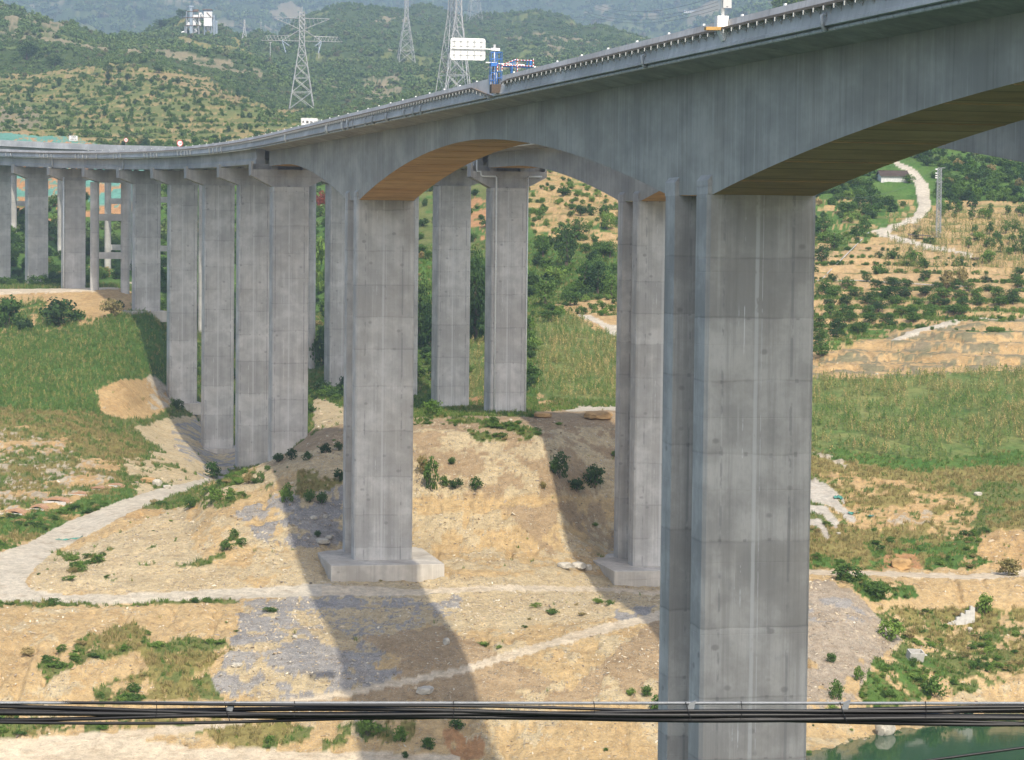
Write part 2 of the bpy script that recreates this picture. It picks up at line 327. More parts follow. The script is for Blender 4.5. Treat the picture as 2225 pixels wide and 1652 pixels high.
# ---------------------------------------------------------------- terrain: control columns (photo column x -> [(photo y, distance) or ('z', height, distance)])
WATER_Z = -53.3
near = [('z',-58,110), ('z',-57.5,215)]
C = {
 0: near+[(1652, 247), (1540, 256), (1450, 263), (1390, 270), (1350, 278), (1320, 284.5), (1312, 288), (1285, 292), (1262, 297), (1200, 312), (1100, 352), (1000, 385), (900, 425), (820, 460), (740, 505), (722, 520), (690, 535), (645, 560), (632, 565), (628, 600), (620, 650), (560, 720), (470, 790), (345, 860), (292, 905), (286, 920), (280, 1000), (230, 1150), (150, 1350), (80, 1500), (45, 1650), (5, 1800), ('z', 120, 2100), ('z', 130, 3000), ('z', 420, 5000), (-70, 6500)],
 150: near+[(1652, 247), (1540, 256), (1450, 263), (1390, 270), (1350, 278), (1320, 284.5), (1312, 288), (1290, 291), (1240, 300), (1195, 322), (1150, 335), (1090, 355), (1000, 388), (900, 428), (820, 462), (740, 505), (722, 515), (690, 530), (640, 558), (630, 562), (627, 600), (618, 650), (560, 720), (470, 790), (345, 860), (300, 905), (292, 920), (285, 1000), (230, 1130), (150, 1330), (100, 1480), (72, 1640), (56, 1750), ('z', 110, 2100), ('z', 130, 3000), (10, 5000), (-70, 6500)],
 260: near+[(1652, 247), (1540, 256), (1450, 263), (1390, 270), (1350, 278), (1320, 284.5), (1312, 288), (1290, 291), (1230, 302), (1150, 325), (1105, 345), (1085, 352), (1000, 395), (920, 440), (905, 446), (835, 462), (740, 500), (700, 520), (665, 540), (635, 560), (625, 590), (616, 650), (560, 720), (470, 790), (345, 850), (322, 880), (312, 905), (290, 960), (230, 1090), (152, 1290), ('z', 92, 1330), (118, 1500), (92, 1700), (80, 1900), ('z', 125, 2300), ('z', 130, 3000), (15, 5000), (-70, 6500)],
 340: near+[(1652, 247), (1540, 256), (1450, 263), (1390, 270), (1350, 278), (1320, 284.5), (1312, 288), (1290, 291), (1220, 303), (1130, 330), (1100, 348), (1085, 356), (1062, 372), (1000, 402), (945, 455), (905, 474), (880, 484), (850, 495), (820, 501), (760, 509), (690, 519), (676, 530), (670, 545), ('z', -16, 600), (610, 680), (560, 720), (440, 790), (335, 850), (318, 880), (300, 930), (230, 1070), (156, 1240), ('z', 88, 1300), (125, 1500), (90, 1800), (78, 2000), (64, 2100), ('z', 150, 2400), ('z', 140, 3000), (15, 5000), (-70, 6500)],
 410: near+[(1652, 247), (1540, 256), (1450, 263), (1390, 270), (1350, 278), (1320, 284.5), (1312, 288), (1290, 291), (1200, 308), (1110, 338), (1090, 352), (1078, 366), (1052, 382), (1000, 412), (960, 456), (900, 489), ('z', -33, 505), ('z', -30, 560), ('z', -22, 620), (640, 680), (520, 760), (400, 830), (325, 860), (312, 900), (285, 970), (230, 1070), (172, 1190), ('z', 76, 1250), (140, 1450), (95, 1800), (76, 2000), (60, 2100), ('z', 165, 2400), ('z', 150, 3000), (20, 5000), (-70, 6500)],
 470: near+[(1652, 247), (1540, 256), (1450, 263), (1390, 270), (1350, 278), (1320, 284.5), (1308, 288), (1285, 292), (1180, 308), (1110, 320), (1065, 332), (1052, 339), ('z', -37.5, 375), ('z', -39.2, 400), ('z', -39.4, 440), (985, 462), ('z', -38.5, 500), ('z', -32, 560), ('z', -22, 620), (640, 690), (520, 760), (400, 830), (325, 860), (308, 900), (280, 970), (230, 1060), (195, 1150), ('z', 70, 1230), (150, 1450), (98, 1800), (80, 2000), (66, 2100), ('z', 160, 2500), ('z', 150, 3000), (20, 5000), (-70, 6500)],
 560: near+[(1652, 247), (1540, 256), (1450, 263), (1390, 270), (1350, 278), (1320, 284.5), (1305, 288), (1280, 292), (1180, 308), (1110, 319), (1050, 330), (1022, 338), (1014, 346), ('z', -36, 385), ('z', -39, 405), (1010, 428), ('z', -37.5, 500), ('z', -30, 560), ('z', -22, 620), (640, 690), (520, 760), (400, 830), (325, 860), (305, 900), (272, 990), (240, 1060), ('z', 58, 1130), ('z', 50, 1200), (170, 1450), (110, 1850), (95, 2100), (85, 2250), ('z', 150, 2700), ('z', 150, 3200), (15, 5000), (-70, 6800)],
 620: near+[(1652, 247), (1540, 256), (1450, 263), (1390, 270), (1350, 278), (1320, 284.5), (1298, 289), (1278, 292), (1180, 308), (1100, 319), (1020, 330), (1000, 336), (990, 343), (990, 370), ('z', -35, 392), ('z', -37, 415), ('z', -37.5, 440), ('z', -36, 500), ('z', -28, 560), ('z', -21, 620), (640, 690), (520, 760), (400, 830), (325, 860), (300, 900), (268, 990), (248, 1050), ('z', 55, 1150), (236, 1380), (225, 1440), (150, 1800), (90, 2300), (62, 2500), (50, 2600), ('z', 170, 3000), ('z', 170, 3500), (15, 5200), (-50, 6800)],
 680: near+[(1652, 247), (1540, 256), (1450, 263), (1390, 270), (1350, 278), (1320, 284.5), (1310, 287), (1295, 289), (1275, 292), (1190, 308), (1100, 319), (1000, 330), (970, 338), (955, 348), (930, 395), (920, 420), (880, 465), (862, 495), ('z', -31.5, 520), ('z', -27, 560), ('z', -21, 620), (640, 690), (520, 760), (400, 830), (325, 860), (300, 900), (270, 980), (258, 1030), ('z', 55, 1150), (238, 1380), (228, 1440), (140, 1900), (70, 2450), (30, 2650), ('z', 180, 3100), ('z', 170, 3600), (12, 5400), (-20, 6800)],
 745: near+[(1652, 247), (1540, 256), (1450, 263), (1390, 270), (1350, 278), (1320, 284.5), (1305, 287), (1293, 289), (1275, 292), (1262, 296), (1228, 306), (1150, 317), (1080, 323), (1000, 331), (960, 338), (940, 347), (915, 390), (900, 430), (870, 480), (862, 500), ('z', -31.5, 520), ('z', -25, 560), ('z', -20, 620), (600, 690), (480, 760), (400, 830), (325, 900), (300, 950), (262, 1100), (240, 1300), (215, 1500), (130, 1900), (70, 2300), (16, 2700), ('z', 190, 3100), ('z', 170, 3600), (20, 5400), (8, 6800)],
 900: near+[(1652, 247), (1540, 256), (1450, 263), (1390, 270), (1350, 278), (1320, 284.5), (1305, 287), (1292, 289), (1275, 293), (1262, 297), (1228, 306), (1186, 314), (1140, 318), (1080, 322.5), (1000, 329), (940, 336), (908, 348), (902, 388), ('z', -28, 410), (900, 436), (860, 470), (760, 520), (640, 590), (500, 660), (400, 720), (320, 790), (260, 900), (230, 1100), (200, 1500), (150, 1850), (120, 2000), (60, 2500), (15, 2800), ('z', 190, 3200), ('z', 170, 3700), (18, 5600), (5, 7000)],
 1000: near+[(1652, 247), (1540, 256), (1450, 263), (1390, 270), (1350, 278), (1320, 284.5), (1300, 289), (1289, 291), (1240, 299), (1192, 313), (1140, 317.5), (1080, 322), (1000, 329), (940, 336), (906, 348), (900, 392), ('z', -27.5, 412), (895, 440), (860, 470), (750, 515), (640, 590), (500, 660), (400, 720), (320, 790), (260, 900), (230, 1100), (190, 1500), (140, 2000), (80, 2500), (60, 2700), (48, 2800), ('z', 190, 3200), ('z', 170, 3700), (16, 5600), (4, 7000)],
 1110: near+[(1652, 247), (1540, 256), (1450, 263), (1390, 270), (1350, 278), (1320, 284.5), (1300, 290), (1283, 293), (1240, 300), (1200, 312.5), (1150, 316), (1080, 321.5), (1000, 328.5), (940, 336), (906, 347), (897, 398), ('z', -27.2, 420), (870, 440), (750, 505), (690, 540), (640, 580), (500, 650), (400, 710), (320, 780), (260, 900), (230, 1100), (180, 1500), (110, 2200), (60, 2600), (26, 2800), ('z', 200, 3200), ('z', 180, 3700), (12, 5600), (2, 7000)],
 1200: near+[(1652, 247), (1540, 256), (1450, 263), (1390, 270), (1350, 278), (1320, 284.5), (1300, 292), (1283, 296), (1240, 303), (1200, 312.5), (1130, 318), (1080, 321.5), (1000, 328), (945, 334), (908, 345), (893, 400), (888, 415), (860, 435), (740, 505), (682, 545), (640, 580), (500, 650), (400, 710), (320, 780), (260, 900), (230, 1100), (180, 1500), (110, 2200), (60, 2500), (28, 2700), ('z', 200, 3200), ('z', 180, 3700), (0, 5600), (-20, 7000)],
 1320: near+[(1652, 247), (1540, 256), (1450, 263), (1390, 270), (1350, 278), (1320, 284.5), (1300, 296), (1288, 299), (1262, 304), (1235, 310), (1205, 318), (1192, 324), (1130, 328), (1080, 331), (1000, 336), (940, 343), (900, 354), (885, 402), (880, 425), (860, 440), (760, 500), (735, 515), (690, 540), (640, 580), (540, 630), (400, 710), (320, 780), (260, 900), (230, 1100), (180, 1500), (120, 2200), (80, 2400), (62, 2550), ('z', 190, 3200), ('z', 180, 3700), (-10, 5600), (-60, 7000)],
 1440: near+[(1652, 247), (1540, 256), (1450, 263), (1390, 270), (1350, 278), (1320, 284.5), (1300, 297), (1290, 300), (1275, 303), (1245, 310), (1208, 319), (1195, 325), (1130, 330), (1080, 333), (1000, 339), (940, 347), (905, 360), (887, 408), (860, 440), (760, 500), (690, 540), (600, 600), (500, 650), (400, 710), (320, 780), (260, 900), (230, 1100), (180, 1500), (130, 2200), (98, 2400), ('z', 180, 2800), ('z', 190, 3700), (-10, 5600), (-60, 7000)],
 1600: near+[('z', -55, 240), ('z', -53.3, 258), (1560, 266), (1400, 284), (1300, 303), (1270, 312), (1245, 320), (1150, 340), (1000, 375), (900, 415), (820, 450), (700, 520), (600, 590), (500, 650), (400, 710), (320, 780), (260, 900), (230, 1100), (180, 1500), (130, 2200), (60, 3300), (40, 3500), (-20, 5600), (-90, 7000)],
 1765: near+[('z', -55, 248), ('z', -53.3, 264), (1600, 269), (1500, 278), (1400, 292), (1280, 310), (1262, 315), (1245, 322), (1240, 328), (1150, 346), (1000, 386), (900, 420), (820, 450), (760, 480), (700, 520), (600, 580), (500, 640), (420, 690), (330, 750), ('z', 78, 900), ('z', 135, 1100), ('z', 190, 1500), ('z', 230, 2200), ('z', 280, 3300), (-20, 5600), (-90, 7000)],
 1850: near+[('z', -55, 252), ('z', -53.3, 268), (1595, 272), (1520, 278), (1400, 293), (1300, 308), (1265, 316), (1248, 323), (1243, 329), (1150, 348), (1000, 386), (900, 420), (820, 450), (760, 480), (700, 520), (600, 580), (500, 640), (420, 690), (330, 750), ('z', 78, 900), ('z', 135, 1100), ('z', 190, 1500), ('z', 230, 2200), ('z', 280, 3300), (-20, 5600), (-90, 7000)],
 1950: near+[('z', -55, 258), ('z', -53.3, 274), (1570, 278), (1500, 284), (1420, 296), (1340, 310), (1300, 314), (1255, 322), (1250, 324), (1244, 331), (1180, 345), (1130, 353), (1000, 386), (900, 420), (820, 450), (740, 490), (700, 520), (600, 580), (500, 640), (420, 690), (330, 750), ('z', 78, 900), ('z', 135, 1100), ('z', 190, 1500), ('z', 230, 2200), ('z', 280, 3300), (-20, 5600), (-90, 7000)],
 2080: near+[('z', -55, 266), ('z', -53.3, 282), (1545, 286), (1480, 292), (1380, 310), (1330, 317), (1300, 319), (1262, 324), (1256, 326), (1250, 332), (1200, 342), (1130, 356), (1000, 388), (900, 420), (820, 450), (740, 485), (690, 520), (600, 575), (500, 640), (430, 690), (335, 755), ('z', 85, 900), ('z', 150, 1100), ('z', 210, 1500), ('z', 240, 2200), ('z', 280, 3300), (-20, 5600), (-90, 7000)],
 2225: near+[('z', -55, 274), ('z', -53.3, 290), (1525, 293), (1480, 295), (1400, 308), (1335, 318), (1310, 320), (1265, 326), (1258, 328), (1245, 334), (1170, 345), (1110, 360), (1000, 390), (900, 420), (820, 450), (740, 485), (685, 520), (590, 580), (500, 640), (430, 690), (345, 760), ('z', 88, 900), ('z', 155, 1100), ('z', 220, 1500), ('z', 240, 2200), ('z', 280, 3300), (-20, 5600), (-90, 7000)],
}
C[-450] = C[0]; C[2700] = C[2225]
# rows (distance) and columns (x/y slope)
DS = np.concatenate([np.arange(110, 240, 6), np.arange(240, 345, .55), np.arange(345, 440, .8), np.arange(440, 600, 1.3), np.arange(600, 920, 2.4),
                     np.arange(920, 1500, 5.5), np.arange(1500, 2900, 13), np.arange(2900, 7400, 55)])
XC = np.concatenate([np.arange(-450, -30, 14), np.arange(-30, 2256, 3.0), np.arange(2256, 2701, 14)])
def a_of(x): r = ray(x, 700); return r[0]/r[1]
AC = np.array([a_of(x) for x in XC])
xs_c = sorted(C); prof = []
for x in xs_c:
    px = min(max(x, 0), 2225)
    dd = []; zz = []
    for e in C[x]:
        if e[0] == 'z': dd.append(e[2]); zz.append(e[1])
        else: p = at(px, e[0], e[1]); dd.append(e[1]); zz.append(p[2])
    o_ = np.argsort(dd); dd = np.array(dd, float)[o_]; zz = np.array(zz)[o_]
    q = np.interp(DS, dd, zz, right=zz[-1]-300)
    prof.append(q)
prof = np.array(prof)                                   # (ncol_ctrl, nd)
Zb = np.empty((len(DS), len(XC)))
for i in range(len(DS)): Zb[i] = np.interp(XC, xs_c, prof[:, i])
def smooth(Z, k, axis):
    w = np.hanning(2*k+3)[1:-1]; w /= w.sum(); P_ = np.pad(Z, [(k,k) if a == axis else (0,0) for a in (0,1)], mode='edge')
    out = np.zeros_like(Z)
    for i, ww in enumerate(w): out += ww*(P_[i:i+Z.shape[0]] if axis == 0 else P_[:, i:i+Z.shape[1]])
    return out
Zb = smooth(smooth(Zb, 14, 1), 3, 0)
Dg, Ag = np.meshgrid(DS, AC, indexing='ij'); Xg = Dg*Ag; Yg = Dg
PX, PY = project(np.stack([Xg, Yg, Zb], -1))            # where each ground point falls in the photograph (before fine relief)
shp = Zb.shape

# cover classes: colour a, colour b, stoniness, relief, plants per m2 for (weeds, shrubs)
K = {
 'soil':   ((.57,.39,.185), (.48,.305,.13), .55, .34, 0, 0),
 'pale':   ((.60,.485,.295), (.53,.40,.22), 1.0, .26, .0, 0),
 'brown':  ((.44,.315,.18), (.37,.26,.145), .7, .15, 0, 0),
 'slate':  ((.285,.272,.262), (.40,.365,.32), 1.0, .2, 0, 0),
 'pinky':  ((.45,.37,.28), (.38,.30,.21), 1.0, .22, 0, 0),
 'road':   ((.60,.53,.42), (.56,.49,.38), .0, .0, 0, 0),
 'track':  ((.68,.57,.42), (.60,.49,.345), .1, .04, 0, 0),
 'rock':   ((.54,.47,.36), (.44,.36,.25), 1.0, .5, 0, 0),
 'shotcrete': ((.56,.51,.43), (.46,.41,.34), .1, .2, 0, 0),
 'orange': ((.50,.27,.12), (.42,.23,.105), .2, .3, 0, 0),
 'net':    ((.12,.30,.23), (.16,.34,.27), .0, .25, 0, 0),
 'grass':  ((.11,.155,.042), (.20,.20,.07), .0, .25, 1.3, .00),
 'lush':   ((.065,.148,.028), (.12,.19,.045), .0, .3, 1.8, .008),
 'dry':    ((.30,.245,.09), (.22,.20,.06), .05, .25, .8, 0),
 'terr':   ((.46,.305,.13), (.20,.20,.06), .1, .5, .10, .010),
 'field':  ((.095,.17,.042), (.25,.26,.09), .0, .15, 0, 0),
 'wood':   ((.048,.082,.026), (.080,.108,.036), .0, .8, .0, .0),
 'bare':   ((.30,.24,.15), (.20,.19,.10), .1, .5, 0, 0),
}
names = list(K); A_ = np.array([K[k][0] for k in names]); B_ = np.array([K[k][1] for k in names]); V_ = np.array([K[k][2:] for k in names], float)
n_big = fbm(Xg/9, Yg/9+3, 1); n_med = fbm(Xg/2.6, Yg/2.6, 5); n_sm = fbm(Xg/.8, Yg/1.6, 9, 3)
n_far = fbm(Xg/60, Yg/60, 21)
CL = np.full(shp, names.index('wood'))
def inside(poly, px, py):
    r = np.zeros(px.shape, bool); n = len(poly)
    for i in range(n):
        x0, y0 = poly[i]; x1, y1 = poly[(i+1) % n]
        if y0 == y1: continue
        c = ((py < y0) != (py < y1)) & (px < (x1-x0)*(py-y0)/(y1-y0)+x0); r ^= c
    return r
def paint(cls, poly, d0=0, d1=9999, cover=1.0, wob=6, nz=None, noise_shift=0):
    """ground cover inside a patch, its rim ragged, 'cover' < 1 leaves gaps after a noise"""
    xs = [p[0] for p in poly]; ys = [p[1] for p in poly]
    m = (PX > min(xs)-25) & (PX < max(xs)+25) & (PY > min(ys)-25) & (PY < max(ys)+25) & (Dg >= d0) & (Dg < d1)
    if min(xs) <= 0: m |= (PX <= 0) & (PY > min(ys)-25) & (PY < max(ys)+25) & (Dg >= d0) & (Dg < d1)
    if max(xs) >= 2225: m |= (PX >= 2225) & (PY > min(ys)-25) & (PY < max(ys)+25) & (Dg >= d0) & (Dg < d1)
    idx = np.nonzero(m)
    px = np.clip(PX[idx] + (n_med[idx]-.5)*wob*4, -5 if min(xs) <= 0 else -999, 2230 if max(xs) >= 2225 else 9999)
    if min(xs) <= 0: px = np.maximum(px, .5)
    if max(xs) >= 2225: px = np.minimum(px, 2224.5)
    py = PY[idx] + (n_sm[idx]-.5)*wob*2.2 + (n_big[idx]-.5)*wob*1.5
    k = inside(poly, px, py)
    if cover < 1:
        nn = n_big[idx] if nz is None else nz[idx]
        thr = np.quantile(nn[k], 1-cover) if k.any() else 1
        k &= (nn*.75+n_sm[idx]*.25) > thr*.75+.125
    CL[idx[0][k], idx[1][k]] = names.index(cls)
BIG = 4000
# defaults by distance
CL[Dg < 345] = names.index('soil')
CL[(Dg >= 345) & (Dg < 620)] = names.index('grass')
CL[(Dg >= 620) & (Dg < 900)] = names.index('lush')
m = (n_far > .69) & (n_big > .42) & (Dg > 900); CL[m] = names.index('bare')
m = (n_far < .36) & (Dg > 900) & (n_big > .5); CL[m] = names.index('grass')
paint('pale', [(-BIG,1320),(BIG,1320),(BIG,1760),(-BIG,1760)], 0, 330, .35, 4, n_med)
# left meadow and eroded slope
paint('lush', [(-9,742),(90,735),(220,705),(300,680),(372,700),(372,830),(330,860),(200,905),(-9,880)], 380, 560)
paint('dry', [(-9,880),(200,900),(330,965),(320,1000),(250,1030),(300,1070),(200,1130),(60,1180),(-9,1205)], 300, 470, .55, 8, n_med)
paint('soil', [(-9,930),(160,930),(320,1010),(200,1090),(-9,1160)], 300, 450, .26, 5, n_big)
paint('rock', [(-9,930),(120,960),(260,1040),(150,1090),(-9,1130)], 300, 450, .13, 5, n_sm)
paint('lush', [(-9,1130),(120,1110),(300,1050),(300,1075),(170,1135),(60,1185),(-9,1205)], 290, 400, .75)
paint('soil', [(210,845),(265,828),(330,818),(372,812),(372,880),(335,905),(262,912),(212,892)], 420, 500, 1, 5)
paint('rock', [(310,820),(372,812),(372,885),(330,890)], 430, 500, .6, 4, n_med)
paint('soil', [(-9,630),(250,620),(300,640),(285,672),(235,690),(150,720),(60,735),(-9,738)], 500, 640, 1, 5)
paint('track', [(-9,626),(180,622),(290,608),(300,622),(200,634),(-9,640)], 540, 660, 1, 2)
paint('lush', [(-9,670),(90,655),(170,680),(200,700),(150,725),(60,735),(-9,735)], 500, 600, .75, 6, n_med)
paint('pale', [(285,930),(380,905),(450,900),(520,985),(520,1012),(455,1045),(380,1005),(330,965)], 370, 520)
paint('slate', [(370,920),(450,905),(520,985),(520,1012),(470,1060),(400,1010)], 370, 520, .55, 5, n_med)
paint('pale', [(270,1000),(345,985),(440,1010),(450,1045),(350,1062),(300,1085)], 350, 430, .8)
# mound between the piers
paint('pale', [(60,1285),(90,1210),(170,1190),(400,1095),(455,1050),(600,1005),(760,950),(760,1290),(300,1292)], 290, 430, 1, 5)
paint('soil', [(400,1095),(455,1050),(600,1005),(660,1000),(600,1120),(640,1230),(560,1285),(420,1200)], 290, 400, .6)
paint('slate', [(520,1120),(600,1075),(760,1050),(760,1190),(650,1195),(560,1165)], 290, 400, .7, 14, n_med)
paint('slate', [(900,1440),(950,1440),(950,1480),(900,1480)], 260, 300, .8)
paint('grass', [(400,1100),(470,1040),(600,1018),(660,1030),(620,1080),(480,1110)], 300, 380, .38, 6, n_med)
paint('dry', [(640,1010),(760,985),(760,1060),(640,1080)], 300, 380, .5, 6)
paint('brown', [(560,925),(790,915),(790,1035),(560,1035)], 332, 400, .9, 4)
paint('pale', [(560,1000),(790,960),(790,1035),(560,1060)], 325, 400, .6, 4, n_med)
paint('pale', [(680,865),(760,850),(760,990),(680,990)], 380, 520, 1, 5)
paint('grass', [(110,1200),(330,1190),(520,1150),(540,1210),(300,1270),(110,1260)], 290, 340, .10, 5, n_med)
paint('soil', [(860,1080),(1500,1080),(1500,1245),(1200,1240),(860,1250)], 300, 345, 1, 5)
paint('pale', [(860,1120),(1200,1100),(1500,1180),(1500,1245),(860,1250)], 300, 345, .55, 5, n_med)
paint('brown', [(1080,1100),(1340,1090),(1340,1200),(1200,1210)], 300, 345, .5)
paint('brown', [(790,905),(1500,885),(1500,1075),(790,1080)], 300, 400, 1, 4)
paint('pale', [(790,930),(1500,930),(1500,1080),(790,1080)], 300, 390, .5, 4, n_med)
paint('grass', [(1000,925),(1100,915),(1180,940),(1140,965),(1040,960)], 300, 400, .6, 5, n_med)
paint('grass', [(900,903),(1120,897),(1180,905),(1120,915),(905,930)], 300, 400, .5, 4, n_med)
paint('road', [(1225,893),(1262,884),(1500,880),(1500,893),(1290,896)], 380, 440, 1, 2)
# valley floor beside the haul road
paint('pale', [(600,1262),(1440,1240),(1440,1335),(1000,1375),(900,1335),(760,1500),(600,1320)], 270, 330, 1, 4)
paint('pale', [(520,1312),(700,1300),(1000,1292),(1010,1330),(880,1380),(760,1500),(600,1525),(455,1505),(480,1440),(515,1370)], 250, 300, 1, 10)
paint('slate', [(520,1312),(700,1300),(1000,1292),(1010,1330),(880,1380),(760,1500),(600,1525),(455,1505),(480,1440),(515,1370)], 250, 300, .80, 16, n_med)
paint('pale', [(620,1330),(940,1320),(960,1400),(780,1420),(700,1400)], 250, 300, .55, 5, n_med)
paint('brown', [(780,1385),(960,1365),(1240,1500),(1440,1330),(1440,1530),(640,1528),(860,1490),(870,1430)], 250, 305, 1, 6)
paint('slate', [(740,1440),(880,1460),(820,1500),(700,1515)], 250, 300, .8, 4)
paint('slate', [(1340,1320),(1425,1318),(1400,1350),(1330,1350)], 270, 305, .7, 4)
paint('pale', [(1150,1470),(1430,1450),(1430,1530),(1100,1530)], 250, 300, .3, 4, n_med)
paint('soil', [(-9,1318),(520,1312),(500,1400),(450,1500),(620,1530),(1440,1530),(1440,1700),(-9,1700)], 0, 292, .62, 6, n_big)
paint('orange', [(960,1585),(1040,1580),(1070,1640),(980,1650)], 0, 262, .7, 5)
for P_, cv in (([(70,1445),(200,1378),(290,1355),(335,1400),(420,1382),(490,1390),(505,1412),(440,1455),(380,1462),(330,1472),(300,1420),(180,1435),(100,1475)], .8),
           ([(200,1495),(270,1465),(450,1455),(490,1522),(210,1528)], .75), ([(-9,1565),(90,1560),(170,1575),(120,1600),(-9,1605)], .8),
           ([(180,1570),(480,1560),(480,1582),(330,1596),(180,1590)], .8), ([(380,1572),(770,1575),(760,1625),(640,1630),(480,1622),(450,1600)], .55),
           ([(30,1652),(60,1632),(260,1632),(280,1652)], .9), ([(770,1570),(900,1570),(900,1610),(800,1620)], .5)):
    paint('grass', P_, 0, 300, cv, 7, n_med); paint('dry', P_, 0, 300, .48, 6, n_big)
paint('grass', [(-9,1310),(520,1303),(520,1310),(-9,1319)], 270, 300, .8, 1, n_med)
# behind the mound: brush, maize, scrub hill
paint('lush', [(660,560),(1500,560),(1500,690),(1165,690),(1165,905),(1075,905),(1075,740),(1018,745),(1018,905),(790,905),(680,860)], 430, 760, .85)
paint('field', [(1165,690),(1240,683),(1300,722),(1500,745),(1500,888),(1195,892),(1165,865)], 430, 560, 1, 4)
paint('field', [(1015,745),(1075,735),(1075,860),(1015,870)], 440, 530, 1, 4)
paint('soil', [(1165,850),(1195,870),(1200,895),(1165,895)], 420, 470, .8)
paint('orange', [(1020,862),(1075,868),(1075,895),(1020,895)], 420, 480, .5)
paint('soil', [(1190,660),(1500,640),(1500,742),(1300,722),(1240,683)], 500, 620, .7, 4)
paint('terr', [(1120,340),(1500,380),(1500,560),(1165,520)], 560, 820, .9, 5)
paint('soil', [(1165,400),(1500,430),(1500,560),(1165,500)], 560, 760, .38, 5, n_med)
paint('grass', [(790,350),(1075,350),(1075,560),(790,560)], 560, 820, .8)
paint('orange', [(1020,430),(1075,440),(1075,520),(1020,520)], 560, 760, .6)
paint('road', [(1252,683),(1285,686),(1320,705),(1500,722),(1500,745),(1325,728),(1300,705),(1265,691)], 480, 620, 1, 1)
# right-hand hillside
paint('lush', [(1560,300),(2234,330),(2234,440),(2030,420),(2010,480),(1900,500),(1560,600)], 580, 900, .9, 5)
paint('terr', [(1560,425),(1990,430),(1990,480),(1890,498),(1850,560),(1560,620)], 560, 760, .45, 5, n_med)
paint('terr', [(2040,430),(2234,440),(2234,700),(1930,735),(1860,745),(1560,800),(1560,640),(1900,515),(2010,470)], 460, 700, 1, 4)
paint('soil', [(1560,590),(1880,520),(2110,560),(2234,600),(2234,690),(1560,700)], 480, 640, .55, 4, n_med)
paint('soil', [(1560,790),(1850,742),(2000,708),(2234,683),(2234,806),(1900,822),(1560,835)], 430, 560, 1, 4)
paint('bare', [(1560,790),(1850,742),(2000,708),(2234,683),(2234,806),(1900,822),(1560,835)], 430, 560, .38, 4, n_med)
paint('field', [(1560,832),(1900,818),(2234,802),(2234,975),(2100,1005),(1980,1008),(1880,990),(1560,945)], 380, 480, 1, 5)
paint('lush', [(1560,930),(1880,985),(2000,1002),(2160,985),(2234,975),(2234,1015),(2000,1030),(1860,1005),(1560,985)], 370, 450, .9, 5)
paint('dry', [(1560,985),(1860,1005),(2000,1028),(2234,1012),(2234,1110),(2130,1095),(1990,1060),(1850,1040),(1560,1025)], 345, 430, 1, 6)
paint('grass', [(2050,1050),(2234,1035),(2234,1110),(2100,1090)], 345, 430, .6)
paint('soil', [(1780,1025),(1990,1055),(2130,1095),(2100,1180),(1900,1190),(1800,1160)], 335, 400, .9, 9, n_med)
paint('dry', [(1780,1040),(2120,1080),(2100,1180),(1800,1160)], 335, 400, .40, 5, n_med)
paint('rock', [(1930,1100),(2030,1110),(2020,1140),(1930,1135)], 335, 400, .3, 4, n_med)
paint('dry', [(1560,1170),(1900,1150),(2234,1110),(2234,1170),(2120,1180),(2060,1235),(1560,1240)], 325, 370, .9, 6)
paint('lush', [(1880,1185),(2040,1165),(2130,1180),(2120,1215),(2000,1210),(1900,1215)], 325, 370, .7, 5, n_med)
paint('lush', [(1560,1208),(1960,1222),(1960,1238),(1560,1238)], 318, 350, .8, 3)
paint('lush', [(2010,1215),(2150,1205),(2175,1222),(2100,1238),(2010,1238)], 318, 350, .8, 3)
paint('soil', [(2130,1165),(2180,1148),(2234,1150),(2234,1240),(2180,1236),(2140,1205)], 318, 370, 1, 3)
paint('orange', [(1925,1208),(1990,1206),(2005,1238),(1915,1238)], 318, 350, .8, 3)
for fan in ([(1560,1032),(1775,1045),(1820,1085),(1862,1130),(1850,1136),(1800,1098),(1560,1058)], [(1560,1072),(1795,1100),(1825,1140),(1815,1152),(1785,1118),(1560,1098)],
            [(1560,1108),(1785,1130),(1805,1168),(1797,1174),(1775,1146),(1560,1130)], [(1768,1040),(1790,1050),(1840,1090),(1832,1092),(1790,1062)]):
    paint('shotcrete', fan, 318, 400, 1, .8)
paint('rock', [(1758,975),(1790,985),(1830,1000),(1845,1018),(1835,1015),(1790,996),(1758,984)], 350, 420, .8, .8, n_med)
paint('soil', [(1560,1255),(2234,1255),(2234,1340),(1560,1340)], 280, 328, 1, 4)
paint('lush', [(1812,1258),(1900,1255),(1990,1275),(2000,1300),(1900,1312),(1860,1290)], 290, 328, .75, 5, n_med)
paint('grass', [(1880,1325),(2234,1325),(2234,1465),(2120,1500),(2000,1520),(1880,1560),(1870,1500),(1960,1400)], 255, 325, .72, 6, n_med)
paint('lush', [(1880,1420),(2040,1430),(2080,1480),(2030,1515),(1890,1530)], 255, 325, .6, 6, n_med)
paint('dry', [(1880,1325),(2234,1325),(2234,1465),(2000,1520),(1880,1540)], 255, 325, .22, 5)
paint('pinky', [(1440,1262),(1560,1262),(1800,1262),(1860,1292),(1965,1392),(1900,1430),(1862,1520),(1790,1545),(1440,1545)], 250, 322, 1, 4)
paint('slate', [(1560,1290),(1850,1300),(1900,1350),(1560,1360)], 250, 322, .35, 4, n_med)
paint('soil', [(1560,1420),(1880,1430),(1860,1545),(1560,1545)], 250, 300, .4, 4, n_med)
